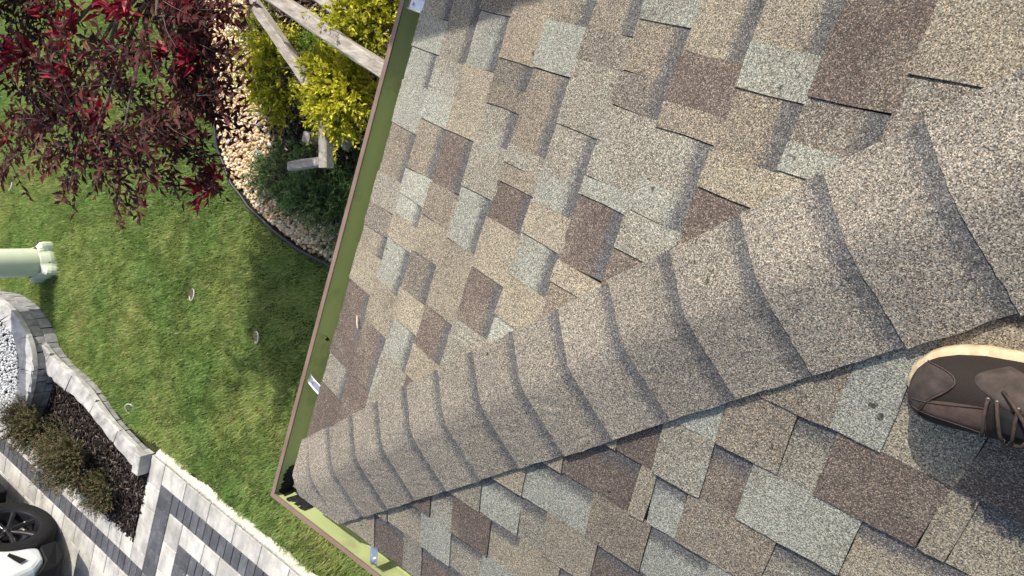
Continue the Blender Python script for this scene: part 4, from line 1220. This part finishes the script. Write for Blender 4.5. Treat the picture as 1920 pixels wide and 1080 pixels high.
def ankle(toe, fd): p_ = toe - fd * .225; return np.array([p_[0], p_[1], roofB(*p_) + .10])
aR, aL = ankle(TOE, FD), ankle(toe2, fd2 / np.linalg.norm(fd2))
pel = np.array([1.86, 1.14, G + .42 + .90]); rgt = np.array([-.30, .95, 0]); fwd = np.array([-.95, -.30, 0])
def skinned(name, chain, edges, mat_fn, parent, sub=2, root=0):
    me = bpy.data.meshes.new(name); c = np.mean([p_ for p_, _ in chain], axis=0)
    me.from_pydata([tuple(np.array(p_) - c) for p_, _ in chain], edges, []); o = bpy.data.objects.new(name, me); col.objects.link(o)
    o.modifiers.new('skin', 'SKIN')
    sv = me.skin_vertices[0].data
    for i, (_, r) in enumerate(chain): sv[i].radius = (r, r) if np.isscalar(r) else r; sv[i].use_root = (i == root)
    md = o.modifiers.new('sub', 'SUBSURF'); md.levels = sub; md.render_levels = sub
    dg = bpy.context.evaluated_depsgraph_get(); me2 = bpy.data.meshes.new_from_object(o.evaluated_get(dg))
    o.modifiers.clear(); o.data = me2
    me2.materials.clear()
    for m in mat_fn[0]: me2.materials.append(m)
    for p_ in me2.polygons:
        p_.use_smooth = True; p_.material_index = mat_fn[1](np.array(p_.center) + c)
    place(o, c, parent); return o
m_jean = plain('dark_trousers', (.020, .024, .034), (.035, .040, .055), 90, .9, .15, .3, .002)
m_shirt = plain('grey_shirt', (.16, .16, .17), (.20, .20, .21), 60, .9, .15, .3, .003)
m_skin = plain('skin', (.42, .26, .19), (.50, .32, .24), 30, .55, .35, .1, .001)
m_hair = plain('dark_hair', (.02, .014, .010), (.05, .035, .025), 120, .7, .3)
hipR, hipL = pel + rgt * .09 + [0, 0, -.06], pel - rgt * .09 + [0, 0, -.06]
knR = (hipR + aR) / 2 + fwd * .02 + [0, 0, -.02]; knL = (hipL + aL) / 2 + fwd * .03 + [0, 0, -.01]
che = pel + [0, 0, .42] + fwd * .06; nek = pel + [0, 0, .60] + fwd * .10; hed = pel + [0, 0, .74] + fwd * .16
shR, shL = che + rgt * .19 + [0, 0, .08], che - rgt * .19 + [0, 0, .08]
elR, elL = shR + rgt * .06 + fwd * .06 + [0, 0, -.27], shL - rgt * .06 + fwd * .06 + [0, 0, -.27]
haR = np.array([1.56, 1.44, CAM[2] - .03]); haL = np.array([1.60, 1.22, CAM[2] - .03])
ch = [(pel, .14), (pel + [0, 0, .2], .13), (che, .155), (nek, .06), (hed - [0, 0, .04], .075), (hed + [0, 0, .07], .085),
      (hipR, .10), (knR, .068), (aR + [0, 0, .06], .060), (aR - [0, 0, .01], .062),
      (hipL, .10), (knL, .068), (aL + [0, 0, .06], .060), (aL - [0, 0, .01], .062),
      (shR, .062), (elR, .045), (haR - (haR - elR) * .22, .028), (haR, .034),
      (shL, .062), (elL, .045), (haL - (haL - elL) * .22, .028), (haL, .034)]
ed = [(0, 1), (1, 2), (2, 3), (3, 4), (4, 5), (0, 6), (6, 7), (7, 8), (8, 9), (0, 10), (10, 11), (11, 12), (12, 13), (2, 14), (14, 15), (15, 16), (16, 17), (2, 18), (18, 19), (19, 20), (20, 21)]
for h, i0, s_ in ((haR, 17, 1), (haL, 21, -1)):
    for q in range(5):
        a = (q - 2) * .016
        b1 = h + np.array([-.045 if q else -.02, a * .8, .012 * (1 if q else -1)]) + rgt * a * .5 + (np.array([0, 0, -.02]) if q == 0 else 0)
        b2 = b1 + np.array([-.026 + .004 * abs(q - 2), -.012 * s_, -.02])
        n0 = len(ch); ch += [(b1, .0095), (b2, .008)]; ed += [(i0, n0), (n0, n0 + 1)]
def pick(c):
    if c[2] < pel[2] - .02 + 0 and np.hypot(*(c[:2] - pel[:2])) < .6 and not (c[0] < 1.75 and c[2] > G + 1.2): return 0
    if c[2] > nek[2] - .01: return 2
    if c[0] < 1.70 and c[2] > G + 1.4: return 2
    return 1
skinned('body', ch, ed, ([m_jean, m_shirt, m_skin], pick), person)
# hair as a cap over the crown of the head
V, F = [], []
for i in range(9):
    for j in range(20):
        a = j / 20 * 6.283; t = i / 8 * 1.75
        V.append(hed + np.array([0, 0, .045]) - fwd * .015 + .118 * np.array([math.sin(t) * math.cos(a) * .92, math.sin(t) * math.sin(a) * .92, math.cos(t)]))
for i in range(8):
    for j in range(20): F.append((i*20 + j, (i+1)*20 + j, (i+1)*20 + (j+1) % 20, i*20 + (j+1) % 20))
mk('hair', V, F, m_hair, person, True)
